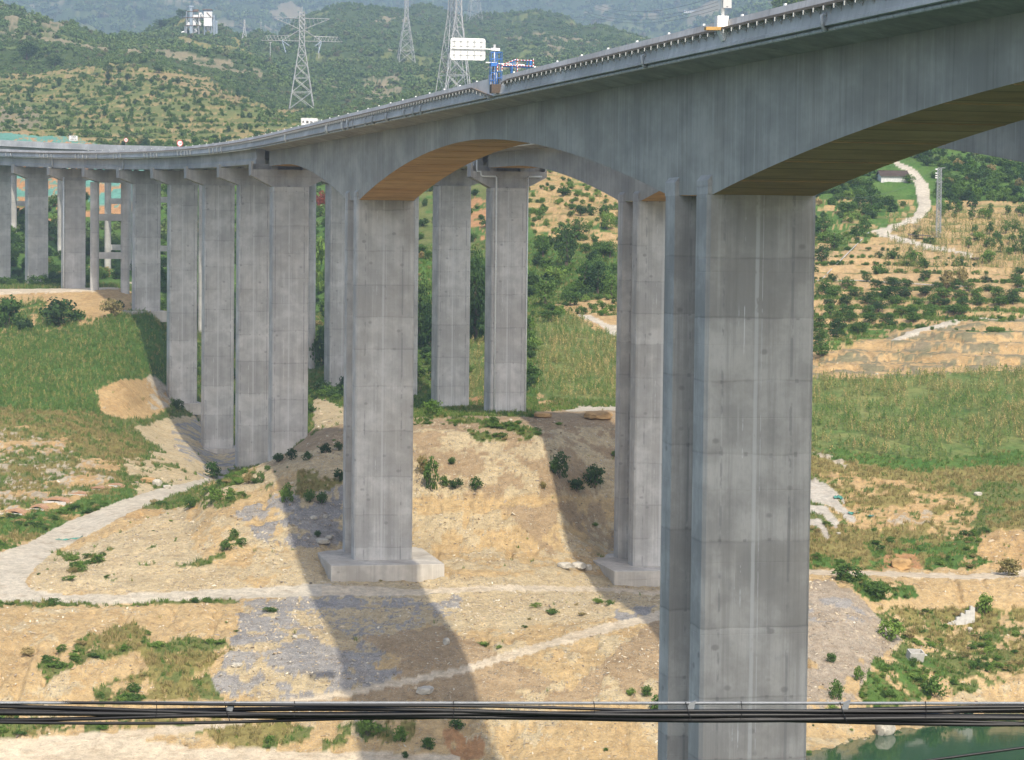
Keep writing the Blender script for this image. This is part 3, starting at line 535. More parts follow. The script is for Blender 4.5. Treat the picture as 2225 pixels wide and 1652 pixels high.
# hill beyond, left: netted cutting, terraces, bare knolls
paint('orange', [(-9,282),(80,288),(150,296),(240,322),(300,335),(340,345),(350,430),(240,500),(-9,520)], 740, 960, 1, 3)
paint('net', [(-9,282),(80,288),(150,296),(240,322),(340,345),(350,430),(240,500),(-9,470)], 740, 960, .55, 4)
paint('lush', [(-9,440),(180,430),(350,520),(350,640),(-9,640)], 600, 830, .8, 6)
paint('lush', [(240,305),(560,315),(560,350),(330,345)], 800, 1000, .9, 4)
paint('terr', [(-9,165),(100,153),(280,146),(430,168),(560,232),(760,258),(760,300),(300,318),(180,305),(-9,286)], 860, 1420, .95, 4)
paint('grass', [(-9,180),(280,150),(560,236),(700,260),(640,290),(300,305),(150,295),(-9,280)], 860, 1420, .58, 4, n_big)
paint('bare', [(-9,225),(80,230),(90,280),(-9,283)], 900, 1300, .8, 3)
paint('wood', [(560,262),(760,240),(760,300),(640,262)], 900, 1500, .5, 3)
paint('bare', [(790,175),(870,165),(880,240),(790,240)], 1400, 2000, .75, 4)
paint('bare', [(1180,95),(1300,85),(1340,100),(1180,130)], 1800, 2800, .6, 4)
paint('bare', [(-9,60),(60,30),(150,60),(120,90),(-9,90)], 1400, 1900, .5, 4)
paint('bare', [(560,30),(620,8),(660,30),(640,60)], 3600, 7500, 1, 3)
paint('bare', [(1470,20),(1560,15),(1600,40),(1500,60)], 3000, 7500, 1, 3)
paint('dry', [(380,60),(500,80),(560,120),(400,120)], 1500, 2400, .4, 4)
# roads last
road_polys = [[(-9,1205),(60,1180),(150,1132),(260,1090),(350,1060),(455,1038),(452,1048),(430,1058),(370,1080),(280,1116),(190,1162),(120,1197),(75,1235),(55,1262),(70,1283),(150,1291),(300,1289),(500,1280),(720,1268),(720,1296),(500,1304),(200,1311),(-9,1310)],
              ]
for P_ in road_polys: paint('road', P_, 270, 420, 1, .35)
track_polys = [[(700,1272),(900,1279),(1100,1270),(1300,1274),(1440,1285),(1440,1293),(1300,1285),(1100,1283),(900,1292),(700,1298)],
               [(1440,1326),(1250,1374),(1000,1450),(760,1500),(590,1525),(590,1537),(760,1513),(1000,1466),(1250,1392),(1440,1346)],
               [(1560,1238),(1850,1240),(1960,1243),(2100,1248),(2234,1238),(2234,1252),(2100,1260),(1900,1252),(1560,1252)],
               [(-9,1608),(200,1592),(500,1568),(560,1560),(560,1570),(500,1580),(300,1606),(420,1624),(1000,1640),(1000,1660),(-9,1660)]]
for P_ in track_polys: paint('track', P_, 240, 345, 1, 1.0)
paint('road', [(1930,737),(2000,711),(2080,690),(2234,679),(2234,684),(2090,697),(2010,718),(1950,739)], 460, 560, 1, .8)
paint('road', [(1890,501),(1930,490),(1985,468),(1996,450),(1988,400),(1968,372),(1935,351),(1948,349),(1988,368),(2017,400),(2024,450),(2000,478),(1942,496),(1935,506),(2000,524),(2115,551),(2110,555),(1990,532),(1920,514)], 560, 820, 1, .8)

paint('lush', [(1560,596),(1760,596),(1880,640),(2234,640),(2234,684),(2000,706),(1860,742),(1560,800)], 440, 640, .62, 5, n_med)
# relief: roads stay flat, cuttings and scarps rough, terraces stepped
rel = V_[CL][..., 1]
rel = smooth(smooth(rel, 2, 1), 2, 0)
dist_f = np.clip(Dg/330, 1, 22)
bumpy = (n_med-.5)*1.9 + (n_sm-.5)*.9 + (n_big-.5)*1.8
Z = Zb + rel*(bumpy+(fbm(Xg/.9, Yg/1.4, 8, 2)-.5)*2.2*(Dg < 420))*np.clip(Dg/600, .8, 2.2)
far = sstep(900, 1700, Dg); rid = 1-np.abs(fbm(Xg/170, Yg/170, 40)*2-1)
Z += far*((fbm(Xg/90, Yg/90, 31)-.5)*26*np.clip(Dg/3000, .4, 2.4) + (rid-.8)*22*np.clip(Dg/2500, .2, 3))
terr = (CL == names.index('terr')) | ((Dg > 440) & (Dg < 700) & (PX > 1755) & (PY < 800) & (CL != names.index('road')) & (CL != names.index('wood')))
terr = smooth(smooth(terr.astype(float), 2, 1), 2, 0)
hh = np.where(Dg > 800, 3.2, 1.7); q = (Zb + (n_big-.5)*1.2)/hh; fr = q-np.floor(q)
step = (np.floor(q)+sstep(.72, 1.0, fr))*hh - q*hh
Z += terr*step*.85
f_t = fr
# rills running down the cut slopes
rill = vnoise(Xg/1.3, Yg/14, 77); cut = np.isin(CL, [names.index(k) for k in ('soil','rock','orange')])
Z -= smooth(cut.astype(float), 2, 1)*np.clip(rill-.62, 0, 1)*1.6*(Dg < 520)
# colours
t_ = np.clip((fbm(Xg/3.7, Yg/3.7, 60)*1.4-.2)+(n_sm-.5)*.5, 0, 1)[..., None]
cover = A_[CL]*(1-t_)+B_[CL]*t_
nearsoil = ((CL == names.index('soil')) & (Dg < 335))[..., None]; cover = np.where(nearsoil, cover*.6+.4*np.array([.58,.44,.24]), cover)
nearpale = ((CL == names.index('pale')) & (Dg < 345))[..., None]; cover = np.where(nearpale, cover*.8+.2*np.array([.545,.42,.25]), cover)
tm = terr[..., None]*(CL == names.index('terr'))[..., None]
rt = terr*np.isin(CL, [names.index('soil'), names.index('lush')])*(PX > 1560)*(PY > 505)*(PY < 715)*(Dg > 440)*(Dg < 700)
green = rt*((f_t > .28) & (f_t < .62) & (fbm(Xg/6, Yg/6, 44) > .40)); dirt = rt*(f_t > .72)*(n_med > .4)
riser = (f_t > .70)[..., None]
farh = (Dg > 800)[..., None]; soilc = np.where(farh, np.array([.25,.21,.09]), np.array([.47,.31,.135])); strip = np.where(riser, np.where(farh, np.array([.34,.25,.13]), np.array([.48,.33,.17])), np.where((f_t > np.where(Dg > 800, .12, .30))[..., None] & (n_med > .36)[..., None], np.array([.115,.165,.042]), soilc))
cover = cover*(1-tm*.75)+strip*tm*.75
cover *= (.9+.2*fbm(Xg/20, Yg/20, 66))[..., None]
for c_ in range(3): cover[..., c_] = np.clip(cover[..., c_], .01, .75)
cover = np.where(green[..., None] > .5, np.array([.085,.16,.035]), np.where(dirt[..., None] > .5, np.array([.50,.34,.17]), cover))
stony = V_[CL][..., 0]
Pw = np.stack([Xg, Yg, Z], -1)
PX2, PY2 = project(Pw)
def gz(x, y):
    """ground height"""
    a = x/y; i = np.clip(np.searchsorted(DS, y)-1, 0, len(DS)-2); j = np.clip(np.searchsorted(AC, a)-1, 0, len(AC)-2)
    fi = (y-DS[i])/(DS[i+1]-DS[i]); fj = (a-AC[j])/(AC[j+1]-AC[j])
    return Z[i,j]*(1-fi)*(1-fj)+Z[i+1,j]*fi*(1-fj)+Z[i,j+1]*(1-fi)*fj+Z[i+1,j+1]*fi*fj
def hit(x, y, d0=240):
    """first ground point seen at photo position (x, y)"""
    r = ray(x, y)
    for d in DS[DS >= d0]:
        p = r*(d/r[1])
        if gz(p[0], d) >= p[2]:
            lo, hi = d-2, d
            for _ in range(6):
                mid = (lo+hi)/2; p = r*(mid/r[1])
                if gz(p[0], mid) >= p[2]: hi = mid
                else: lo = mid
            p = r*(hi/r[1]); return Vector((p[0], hi, gz(p[0], hi)))
    p = r*(2000/r[1]); return Vector((p[0], 2000, gz(p[0], 2000)))
def grid_mesh(name, i0, i1):
    nr, nc = i1-i0, len(XC)
    me = bpy.data.meshes.new(name); me.vertices.add(nr*nc); me.vertices.foreach_set('co', Pw[i0:i1].astype(np.float32).ravel())
    ii = np.arange((nr-1)*(nc-1)); r_, c_ = ii//(nc-1), ii % (nc-1); a = r_*nc+c_
    f = np.stack([a, a+1, a+nc+1, a+nc], 1).astype(np.int32)
    me.loops.add(f.size); me.loops.foreach_set('vertex_index', f.ravel()); me.polygons.add(len(f))
    me.polygons.foreach_set('loop_start', np.arange(0, f.size, 4, dtype=np.int32))
    me.polygons.foreach_set('use_smooth', np.ones(len(f), bool))
    me.update(calc_edges=True)
    ca = me.attributes.new('cover', 'FLOAT_COLOR', 'POINT'); rgba = np.ones((nr*nc, 4), np.float32); rgba[:, :3] = cover[i0:i1].reshape(-1, 3)
    ca.data.foreach_set('color', rgba.ravel())
    sa = me.attributes.new('stony', 'FLOAT', 'POINT'); sa.data.foreach_set('value', stony[i0:i1].astype(np.float32).ravel())
    me.materials.append(M['ground']); return me
split = int(np.searchsorted(DS, 1150))
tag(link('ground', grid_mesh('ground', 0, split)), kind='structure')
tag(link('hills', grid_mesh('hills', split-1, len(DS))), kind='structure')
wm = MB().box((-700, -400, WATER_Z-.5), (700, 330, WATER_Z)); tag(wm.obj('water', M['water']), kind='structure')
# air: far hills fade to blue
hz = MB().box((-4200, -80, -62), (4200, 7700, 900)); ho = hz.obj('haze', M['water'])
hm = bpy.data.materials.new('hazy_air'); hm.use_nodes = True; hn = hm.node_tree.nodes; hn.clear()
pv = hn.new('ShaderNodeVolumePrincipled'); pv.inputs['Color'].default_value = (.62,.80,1,1); pv.inputs['Density'].default_value = 1.75e-4
pv.inputs['Anisotropy'].default_value = .2
ou = hn.new('ShaderNodeOutputMaterial'); hm.node_tree.links.new(pv.outputs[0], ou.inputs['Volume'])
ho.data.materials.clear(); ho.data.materials.append(hm); tag(ho, kind='stuff')
# ---------------------------------------------------------------- the two viaducts
PW, PE, PA, PB = 6.5, .26, 9.97, 2.51           # box width, pilaster projection, main pier length along the axis, pilaster width
SPAN, S_T, OFFS = 147.1, 231.7, 34.33
def axis(s):
    if s <= S_ARC: p = np.array([X1, Y1])+s*AX; return p, HD
    q = (s-S_ARC)/R_ARC; p = np.array([X1, Y1])+S_ARC*AX+R_ARC*math.sin(q)*AX+R_ARC*(1-math.cos(q))*TR
    return p, HD+q
def zt(s, far=False):                            # top of the parapet
    z = 3.0+.0111*s+9.71+4.5e-5*max(0, s-235)**2
    if far: q = min(1, max(0, (s-290)/220)); z += .35+1.6*q*q*(3-2*q)
    return z
def P(s, t, z, far=False):
    """station, offset to the camera's left, height relative to the parapet top"""
    p, h = axis(s)
    if far: t = t-OFFS
    return (p[0]-math.cos(h)*t, p[1]-math.sin(h)*t, zt(s, far)+z)
def depth(s):
    if s <= SPAN:
        m = 73.55 if s > 0 else -73.55; x = min(1, abs(s-m)/(SPAN/2-PA/2)); return 4.4+5.31*x**1.85
    x = min(1, max(0, (s-SPAN-PA/2)/63)); return 4.3+5.41*(1-x)**1.7
def stations(a, b, step):
    n = max(1, int(round((b-a)/step))); return [a+(b-a)*i/n for i in range(n+1)]
def strip(name, ss, sec, mats, fm, parent, far=False, closed=True, vt=()):
    """sweeps the section sec(s) -> [(t, z), ...] along the axis; fm: material of each side; UV = (station, height or offset)"""
    mb = MB(); rings = []; sz = []
    for s in ss:
        q = sec(s); rings.append([P(s, t, z, far) for t, z in q]); sz += [(s, z, t) for t, z in q]
    mb.sweep(rings, 0, True, closed, fm); me = mb.mesh(name, mats)
    uv = me.uv_layers.new(name='UVMap'); k = len(rings[0])
    vi = np.empty(len(me.loops), np.int32); me.loops.foreach_get('vertex_index', vi)
    sz = np.array(sz); pm = np.empty(len(me.polygons), np.int32); me.polygons.foreach_get('material_index', pm)
    lt = np.empty(len(me.polygons), np.int32); me.polygons.foreach_get('loop_total', lt); lm = np.repeat(pm, lt)
    U = np.empty((len(vi), 2), np.float32); U[:, 0] = sz[vi, 0]; U[:, 1] = np.where(np.isin(lm, list(vt)), sz[vi, 2], sz[vi, 1])
    uv.data.foreach_set('uv', U.ravel())
    return link(name, me, parent)
V1 = empty('viaduct', (0,0,0), 0, 'near concrete viaduct carrying a brown cable tray on brackets along its parapet', 'viaduct')
V2 = empty('viaduct', (0,0,0), 0, 'farther concrete viaduct running parallel behind the near one, seen through its arches', 'viaduct')
def box_girder(par, far):
    def sec(s):
        d = -depth(s)
        return [(3.25,-2.05),(3.25,d),(-3.25,d),(-3.25,-2.05),(-5.95,-1.62),(-5.95,-1.38),(-5.95,-1.1),(5.95,-1.1),(5.95,-1.38),(5.95,-1.62),(4.6,-1.74)]
    ss = sorted(set(stations(-143, -5.2, 3)+stations(-5.2, 5.2, 5)+stations(5.2, 141.9, 2.6)+stations(141.9, 152.3, 5)+stations(152.3, 232.9, 2.6)))
    g = strip('box_girder', ss, sec, [M['web'], M['soffit'], M['asphalt'], M['cap']], [0,1,0,3,0,0,2,0,0,3,3], par, far, vt=(1,2,3))
    # bottom-slab construction joints: thin raised fins left by the formwork
    for i, s in enumerate(np.arange(-139, 230, 8.0)):
        if any(abs(s-c) < 7 for c in (0, SPAN)): continue
        strip('formwork_fin', [s, s+.07], lambda s_: [(3.2,-depth(s_)+.02),(3.2,-depth(s_)-.05),(-3.2,-depth(s_)-.05),(-3.2,-depth(s_)+.02)], [M['soffit']], [0]*4, g, far, vt=(0,))
box_girder(V1, False); box_girder(V2, True)
CAPS1 = [S_T+2+37*i for i in range(11)]
# the farther viaduct's supports: stations chosen where each stands behind its neighbour
def station_x(x, far, t=0., z=-8, s0=200.):
    s = s0
    for _ in range(40):
        a = project(P(s, t, z, far))[0]; b = project(P(s+1, t, z, far))[0]; s += max(-20, min(20, (x-a)/(b-a)))
    return s
CAPS2 = [S_T+2]+[station_x(x, True, s0=300.) for x in (982, 872, 742, 650, 560, 465, 361, 257, 153, 50, -60, -175)]
def tbeam_spans(par, caps, far):
    for a, b in zip(caps[:-1], caps[1:]):
        a2, b2 = a+.9, b+.02
        for t0 in (4.35, 2.2, 0., -2.2, -4.35):
            def sec(s, t0=t0):
                return [(t0+.75,-1.55),(t0+.75,-1.75),(t0+.62,-3.1),(t0+.75,-3.4),(t0+.75,-3.94),(t0-.75,-3.94),(t0-.75,-3.4),(t0-.6,-3.1),(t0-.75,-1.75),(t0-.75,-1.55)]
            ss = stations(a2 if a == caps[0] else a+.05, b-.05, 9)
            strip('girder_beam', ss, sec, [M['beam']], [0]*10, par, far)
    s0, s1 = caps[0]-.6, caps[-1]
    strip('deck_slab', stations(s0, s1, 6), lambda s: [(5.95,-1.1),(5.95,-1.60),(-5.95,-1.60),(-5.95,-1.1)], [M['beam'], M['asphalt']], [0,0,0,1], par, far, vt=(1,))
tbeam_spans(V1, CAPS1, False); tbeam_spans(V2, CAPS2, True)
def parapets(par, far, s1):
    ss = stations(-143, s1, 4)
    for sg in (1, -1):
        def sec(s, sg=sg): return [(sg*6.20,0),(sg*6.31,-.62),(sg*6.44,-1.45),(sg*6.05,-1.45),(sg*5.97,-1.36),(sg*5.97,-1.08),(sg*5.80,-.8),(sg*6.0,0)][::sg]
        strip('parapet', ss, sec, [M['parapet']], [0]*8, par, far)
        # cast-in ledge under the tray and drip nose
        def led(s, sg=sg): return [(sg*6.42,-1.36),(sg*6.48,-1.40),(sg*6.48,-1.56),(sg*6.0,-1.56),(sg*6.0,-1.46),(sg*6.42,-1.46)][::sg]
        strip('drip_edge', ss, led, [M['parapet']], [0]*6, par, far)
parapets(V1, False, CAPS1[-1]); parapets(V2, True, CAPS2[-1])
# drain pipe slung below the slab edge
def pipe_run(par, far, s0, s1, mat):
    mb = MB()
    mb.tube([P(s, 6.12, -1.70, far) for s in stations(s0, s1, 5)], .11, 8)
    return mb.obj('drain_pipe', mat, par, smooth=True)
pipe_run(V1, False, -143, S_T, M['pvc']); pipe_run(V1, False, S_T+1, CAPS1[-1], M['pvc_white']); pipe_run(V2, True, -143, CAPS2[3], M['pvc_white'])
coll = MB().tube([(0,0,0),(.05,0,0)], .135, 8).mesh('pipe_collar', M['steel'])
def frame(s, t, z, far=False):
    p = P(s, t, z, far); h = axis(s)[1]; return p, h
for s in np.arange(-60, 160, 2.0):
    p, h = frame(s, 6.12, -1.70); o = link('pipe_collar', coll, V1); o.location = p; o.rotation_euler = (0,0,h+math.pi/2)
# cable tray on brackets, dipping round the gantry plinth
S_G = station_x(1075, False, 6.5, -.6, 50.)
def trayz(s):
    k = s-S_G
    if -.8 < k < 1.2: return -1.55
    if 1.2 <= k < 9: return -1.55+(k-1.2)/7.8*.95
    if -3.2 < k <= -.8: return -1.55+(-.8-k)/2.4*.75
    if -6 < k <= -3.2: return -.80+(-3.2-k)/2.8*.2
    return -.60
for a, b in ((-143, S_G-3.6), (S_G+.9, CAPS1[-1])):
    strip('cable_tray', stations(a, b, 1.6 if b > 100 else 2.5), lambda s: [(6.72,trayz(s)+.12),(6.72,trayz(s)-.02),(6.30,trayz(s)-.02),(6.30,trayz(s)+.03),(6.68,trayz(s)+.03),(6.68,trayz(s)+.12)],
          [M['tray']], [0]*6, V1)
br = MB(); br.box((-.04,0,-.05),(.04,.42,0)); br.box((-.04,0,-.36),(.04,.05,-.05)); br.box((-.04,.36,-.22),(.04,.42,-.05)); br.hexa([(-.02,.05,-.30),(.02,.05,-.30),(.02,.36,-.08),(-.02,.36,-.08),(-.02,.05,-.24),(.02,.05,-.24),(.02,.36,-.04),(-.02,.36,-.04)])
brm = br.mesh('bracket', M['bracket'])
k = 0
for s in list(np.arange(-62, 230, 1.55))+list(np.arange(230, 420, 1.9)):
    if S_G-3.4 < s < S_G+.8 or k >= 296: continue
    p, h = frame(s, 6.36, trayz(s)-.02); o = link('bracket', brm, V1); o.location = p; o.rotation_euler = (0,0,h+math.pi/2); k += 1
rf = MB().box((-.13,-.06,0),(.13,.06,.12)).mesh('reflector', M['pvc_white'])
for s in np.arange(-58, 420, 7.6):
    p, h = frame(s, 6.1, 0); o = link('reflector', rf, V1); o.location = p; o.rotation_euler = (0,0,h+math.pi/2)
# drain spouts: bent pipes coming out of the parapet into the pipe
sp_near = MB().tube([(0,-.05,.62),(0,.16,.66),(0,.24,.60),(0,.26,.42),(0,.26,.12),(.04,.18,-.02),(.14,.0,-.06),(.3,-.08,-.06)], .10, 8).mesh('drain_spout', M['pvc'], True)
sp_far = MB().tube([(0,-.05,.85),(0,.14,.9),(0,.2,.8),(0,.2,.2),(0,.1,.02),(.2,-.1,-.05)], .13, 8).mesh('drain_spout', M['pvc_white'], True)
xs1 = [710,748,758,768.6,795.6,811,842,881,900,916,1401.6,1794]
xs2 = [v*.3418 for v in (40,72,255,280,305,330,483,505,530,555,617,725,745,770,920,940,963,985,1000,1133,1155,1178,1195,1213,1335,1358,1383,1410,1818,2082,2180,2215)]
for x in xs1+xs2:
    s = station_x(x, False, 6.4, -1.2, 100.); p, h = frame(s, 6.34, -1.64); m_ = sp_near if x in xs1 else sp_far
    o = link('drain_spout', m_, V1); o.location = p; o.rotation_euler = (0,0,h+math.pi/2)

def shaft(plan, z0, z1, joints=4.5, chamfer=.22, groove=.010):
    """extrudes a plan polygon with shallow recessed lift joints"""
    mb = MB(); rings = []
    def ring(z, k=1.0, g=0.0):
        out = []
        for x, y in plan: out.append((x-math.copysign(g, x), y-math.copysign(g, y), z))
        return out
    z = z0; rings.append(ring(z0))
    z = math.floor(z0/joints)*joints+joints*.6
    while z < z1-.3:
        if z > z0+.3: rings += [ring(z-.03), ring(z-.02, g=groove), ring(z+.02, g=groove), ring(z+.03)]
        z += joints
    rings.append(ring(z1)); mb.sweep(rings); return mb
def rect_plan(hx, hy, c):
    return [(-hx+c,-hy),(hx-c,-hy),(hx,-hy+c),(hx,hy-c),(hx-c,hy),(-hx+c,hy),(-hx,hy-c),(-hx,-hy+c)]
c = .22; hx, hy, rx, yb = PW/2+PE, PA/2, PW/2-1.7, PA/2-PB
MAIN = [(-hx+c,-hy),(hx-c,-hy),(hx,-hy+c),(hx,-yb),(rx,-yb),(rx,yb),(hx,yb),(hx,hy-c),(hx-c,hy),(-hx+c,hy),(-hx,hy-c),(-hx,yb),(-rx,yb),(-rx,-yb),(-hx,-yb),(-hx,-hy+c)]
def main_pier(par, s, far, zb, label, foot=None):
    p, h = axis(s); q = P(s, 0, 0, far); zsof = min(zt(s-hy, far), zt(s+hy, far))-9.71
    o = shaft(MAIN, 0, zsof-zb+.06).obj('pier', M['pier' if s == 0 else 'pier_mid'], par, loc=(q[0], q[1], zb), rot=(0,0,h)); o['label'] = label
    for sx in (1, -1):
        for y0, y1 in ((-hy+.02, -yb-.002), (yb+.002, hy-.02)):
            zc = zsof-zb; x0, x1 = sorted((sx*(PW/2-.15), sx*(hx-.002)))
            top = zc+1.45
            zi = top; zo = top-.55
            l, r = (zo, zi) if sx < 0 else (zi, zo)
            MB().hexa([(x0,y0,zc+.061),(x1,y0,zc+.061),(x1,y1,zc+.061),(x0,y1,zc+.061),(x0,y0,l),(x1,y0,r),(x1,y1,r),(x0,y1,l)]).obj('pilaster_head', M['pier_smooth'], o)
    if foot:
        x0, x1, y0, y1, hgt = foot
        m_ = MB().box((x0,y0,-hgt),(x1,y1,0)); f = m_.obj('footing', M['footing'], o); bv = f.modifiers.new('edge', 'BEVEL'); bv.width = .08; bv.segments = 2
    return o
main_pier(V1, 0, False, -63, 'nearest and widest pier of the near viaduct, rising past the bottom edge of the view')
main_pier(V1, SPAN, False, -38.2, 'tall pier of the near viaduct on a big square footing beside the dirt track', (-6.9, 6.6, -9.6, 10.2, 5.))
main_pier(V2, 0, True, -63, 'pier of the farther viaduct beyond the right edge')
main_pier(V2, SPAN, True, -39.5, 'twin-rib pier of the farther viaduct just left of the nearest pier', (-6.9, 6.6, -9.0, 10.2, 5.))
def cap(par, s, far, first=False):
    p, h = axis(s); q = P(s, 0, 0, far); top = -4.85 if first else -4.2
    o = empty_part = None
    mb = MB(); hy_ = 1.35; prof_ = [(-6.1, top), (-6.1, -5.75), (-2.75, -6.95 if not first else -7.5), (2.75, -6.95 if not first else -7.5), (6.1, -5.75), (6.1, top)]
    ring0 = [(x, -hy_, z) for x, z in prof_]; ring1 = [(x, hy_, z) for x, z in prof_]; mb.sweep([ring0, ring1])
    o = mb.obj('pier_cap', M['cap'], par, loc=(q[0], q[1], q[2]), rot=(0,0,h))
    for sx in (1, -1):
        MB().box((sx*6.1-.3 if sx > 0 else -6.1, -hy_+.01, top), (6.1 if sx > 0 else -6.1+.3, hy_-.01, -3.65)).obj('end_block', M['cap'], o)
    for t0 in (4.35, 2.2, 0., -2.2, -4.35):
        for y in ((-.75, .75) if not first else (.75,)):
            MB().box((t0-.35, y-.3, top), (t0+.35, y+.3, -3.96)).obj('bearing', M['pier_smooth'], o)
    if first:
        MB().box((-5.78, .1, top), (5.78, hy_-.02, -3.97)).obj('stepped_seat', M['cap'], o)
        for t0 in (2.4, -2.4): MB().box((t0-.5, -.9, top), (t0+.5, -.1, -4.32)).obj('bearing', M['pier_smooth'], o)
        MB().box((-3.1, -.85, -4.2), (3.1, -.75, -1.7)).obj('end_diaphragm', M['dark'], o)
    return o
def slim_pier(par, s, far, first, hx_=2.8, hy_=2.0, mat='pier_mid', base=None, label=None):
    p, h = axis(s); q = P(s, 0, 0, far); topz = q[2]-(7.5 if first else 6.95)+.004
    zb = (gz(q[0], q[1]) if base is None else base)-2.5
    o = shaft(rect_plan(hx_, hy_, .2), 0, topz-zb).obj('pier', M[mat], par, loc=(q[0], q[1], zb), rot=(0,0,h))
    if label: o['label'] = label
    return o
def bent(par, s, far, sep, r, beams):
    p, h = axis(s); q = P(s, 0, 0, far); topz = q[2]-6.90
    for sx in (1, -1):
        x = q[0]+math.cos(h)*sx*sep/2; y = q[1]+math.sin(h)*sx*sep/2; zb = gz(x, y)-2.5
        plan = [(r*math.cos(a), r*math.sin(a)) for a in [2*math.pi*i/20 for i in range(20)]]
        mb = MB(); mb.sweep([[(u, v, z_) for u, v in plan] for z_ in (0, topz-zb)]); mb.obj('column', M['pier_smooth'], par, smooth=False, loc=(x, y, zb))
    for zc in beams:
        MB().box((-sep/2+r*.8, -.55, -.75), (sep/2-r*.8, .55, .75)).obj('cross_beam', M['pier_smooth'], par, loc=(q[0], q[1], zc), rot=(0,0,h))
for i, s in enumerate(CAPS1):
    cap(V1, s, False, i == 0)
    if i == 5: bent(V1, s, False, 6.9, 1.0, (4.2, -4.3))
    elif i == 0: slim_pier(V1, s, False, True, label='pier under the stepped cap where the box girder ends')
    else: slim_pier(V1, s, False, False, 2.75 if i < 5 else 2.6, 1.6, mat='pier_mid' if i < 5 else 'pier_smooth')
for i, s in enumerate(CAPS2):
    cap(V2, s, True, i == 0)
    if i >= 4: bent(V2, s, True, 5.8, .9, (9.5, -3.))
    else: slim_pier(V2, s, True, i == 0, 2.85, 2.3)
# pads under three piers that stand on open ground
for i, (w, hgt) in {4: (4.3, .5), 2: (4.6, 1.3), 3: (4.0, .4)}.items():
    s = CAPS1[i]; p, h = axis(s); g0 = gz(p[0], p[1])
    o = MB().box((-w, -w*.85, -2), (w*.95, w*.85, hgt*.6)).obj('footing', M['footing'], V1, loc=(p[0], p[1], g0), rot=(0,0,h)); b = o.modifiers.new('edge', 'BEVEL'); b.width = .06
# down pipes on the transition pier of the farther viaduct
s = CAPS2[0]; q = P(s, 0, 0, True); h = axis(s)[1]; zg = gz(q[0], q[1])-q[2]
MB().tube([(-5.2,-1.5,-1.8),(-5.2,-1.6,-4.6),(-5.2,-1.7,-4.9),(-4.6,-1.75,-4.95),(-4.55,-1.75,-5.5),(-4.4,-1.75,-5.65),(-2.35,-2.25,-5.7),(-2.2,-2.3,-5.9),(-2.2,-2.3,zg)], .13, 8).obj('down_pipe', M['pvc_white'], V2, True, loc=q, rot=(0,0,h))
MB().tube([(5.2,-1.75,-5.6),(3.0,-2.3,-5.65),(2.8,-2.32,-5.8),(2.8,-2.32,zg)], .13, 8).obj('down_pipe', M['pvc_white'], V2, True, loc=q, rot=(0,0,h))
s = CAPS1[6]; q = P(s, 0, 0); h = axis(s)[1]; zg = gz(q[0], q[1])-q[2]
MB().tube([(-2.75,-1.8,-6.2),(-2.75,-1.8,zg)], .17, 6).obj('down_pipe', M['pvc_white'], V1, True, loc=q, rot=(0,0,h))
for i, x0 in ((6, -5.4), (4, -5.2)):
    s = CAPS1[i]; q = P(s, 0, 0); h = axis(s)[1]
    MB().tube([(x0,-1.5,-1.8),(x0,-1.55,-3.8),(x0-.3,-1.5,-4.0),(x0-.9,-1.4,-4.0)], .14, 6).obj('down_pipe', M['pvc_white'], V1, True, loc=q, rot=(0,0,h))
# ---------------------------------------------------------------- things on the deck
def local_frame(s, t, z, far=False): return P(s, t, z, far), axis(s)[1]
def text(body, size, parent, loc, rot, mat):
    cu = bpy.data.curves.new('lettering', 'FONT'); cu.body = body; cu.size = size; cu.align_x = 'CENTER'; cu.align_y = 'CENTER'; cu.extrude = .004; cu.offset = size*.012
    t_ = bpy.data.objects.new('lettering_curve', cu); COL.objects.link(t_); bpy.context.view_layer.update()
    me = bpy.data.meshes.new_from_object(t_.evaluated_get(bpy.context.evaluated_depsgraph_get())); bpy.data.objects.remove(t_); bpy.data.curves.remove(cu)
    me.materials.clear(); me.materials.append(M[mat]); return link('lettering', me, parent, loc, rot)
def rbox(w, h, d, r=.15, n=4):
    """rounded panel in x-z, thickness along y"""
    pts = []
    for cx_, cz_, a0 in ((w/2-r, h/2-r, 0), (-w/2+r, h/2-r, 90), (-w/2+r, -h/2+r, 180), (w/2-r, -h/2+r, 270)):
        for i in range(n+1):
            a = math.radians(a0+90*i/n); pts.append((cx_+r*math.cos(a), cz_+r*math.sin(a)))
    return MB().sweep([[(x, -d/2, z) for x, z in pts], [(x, d/2, z) for x, z in pts]])
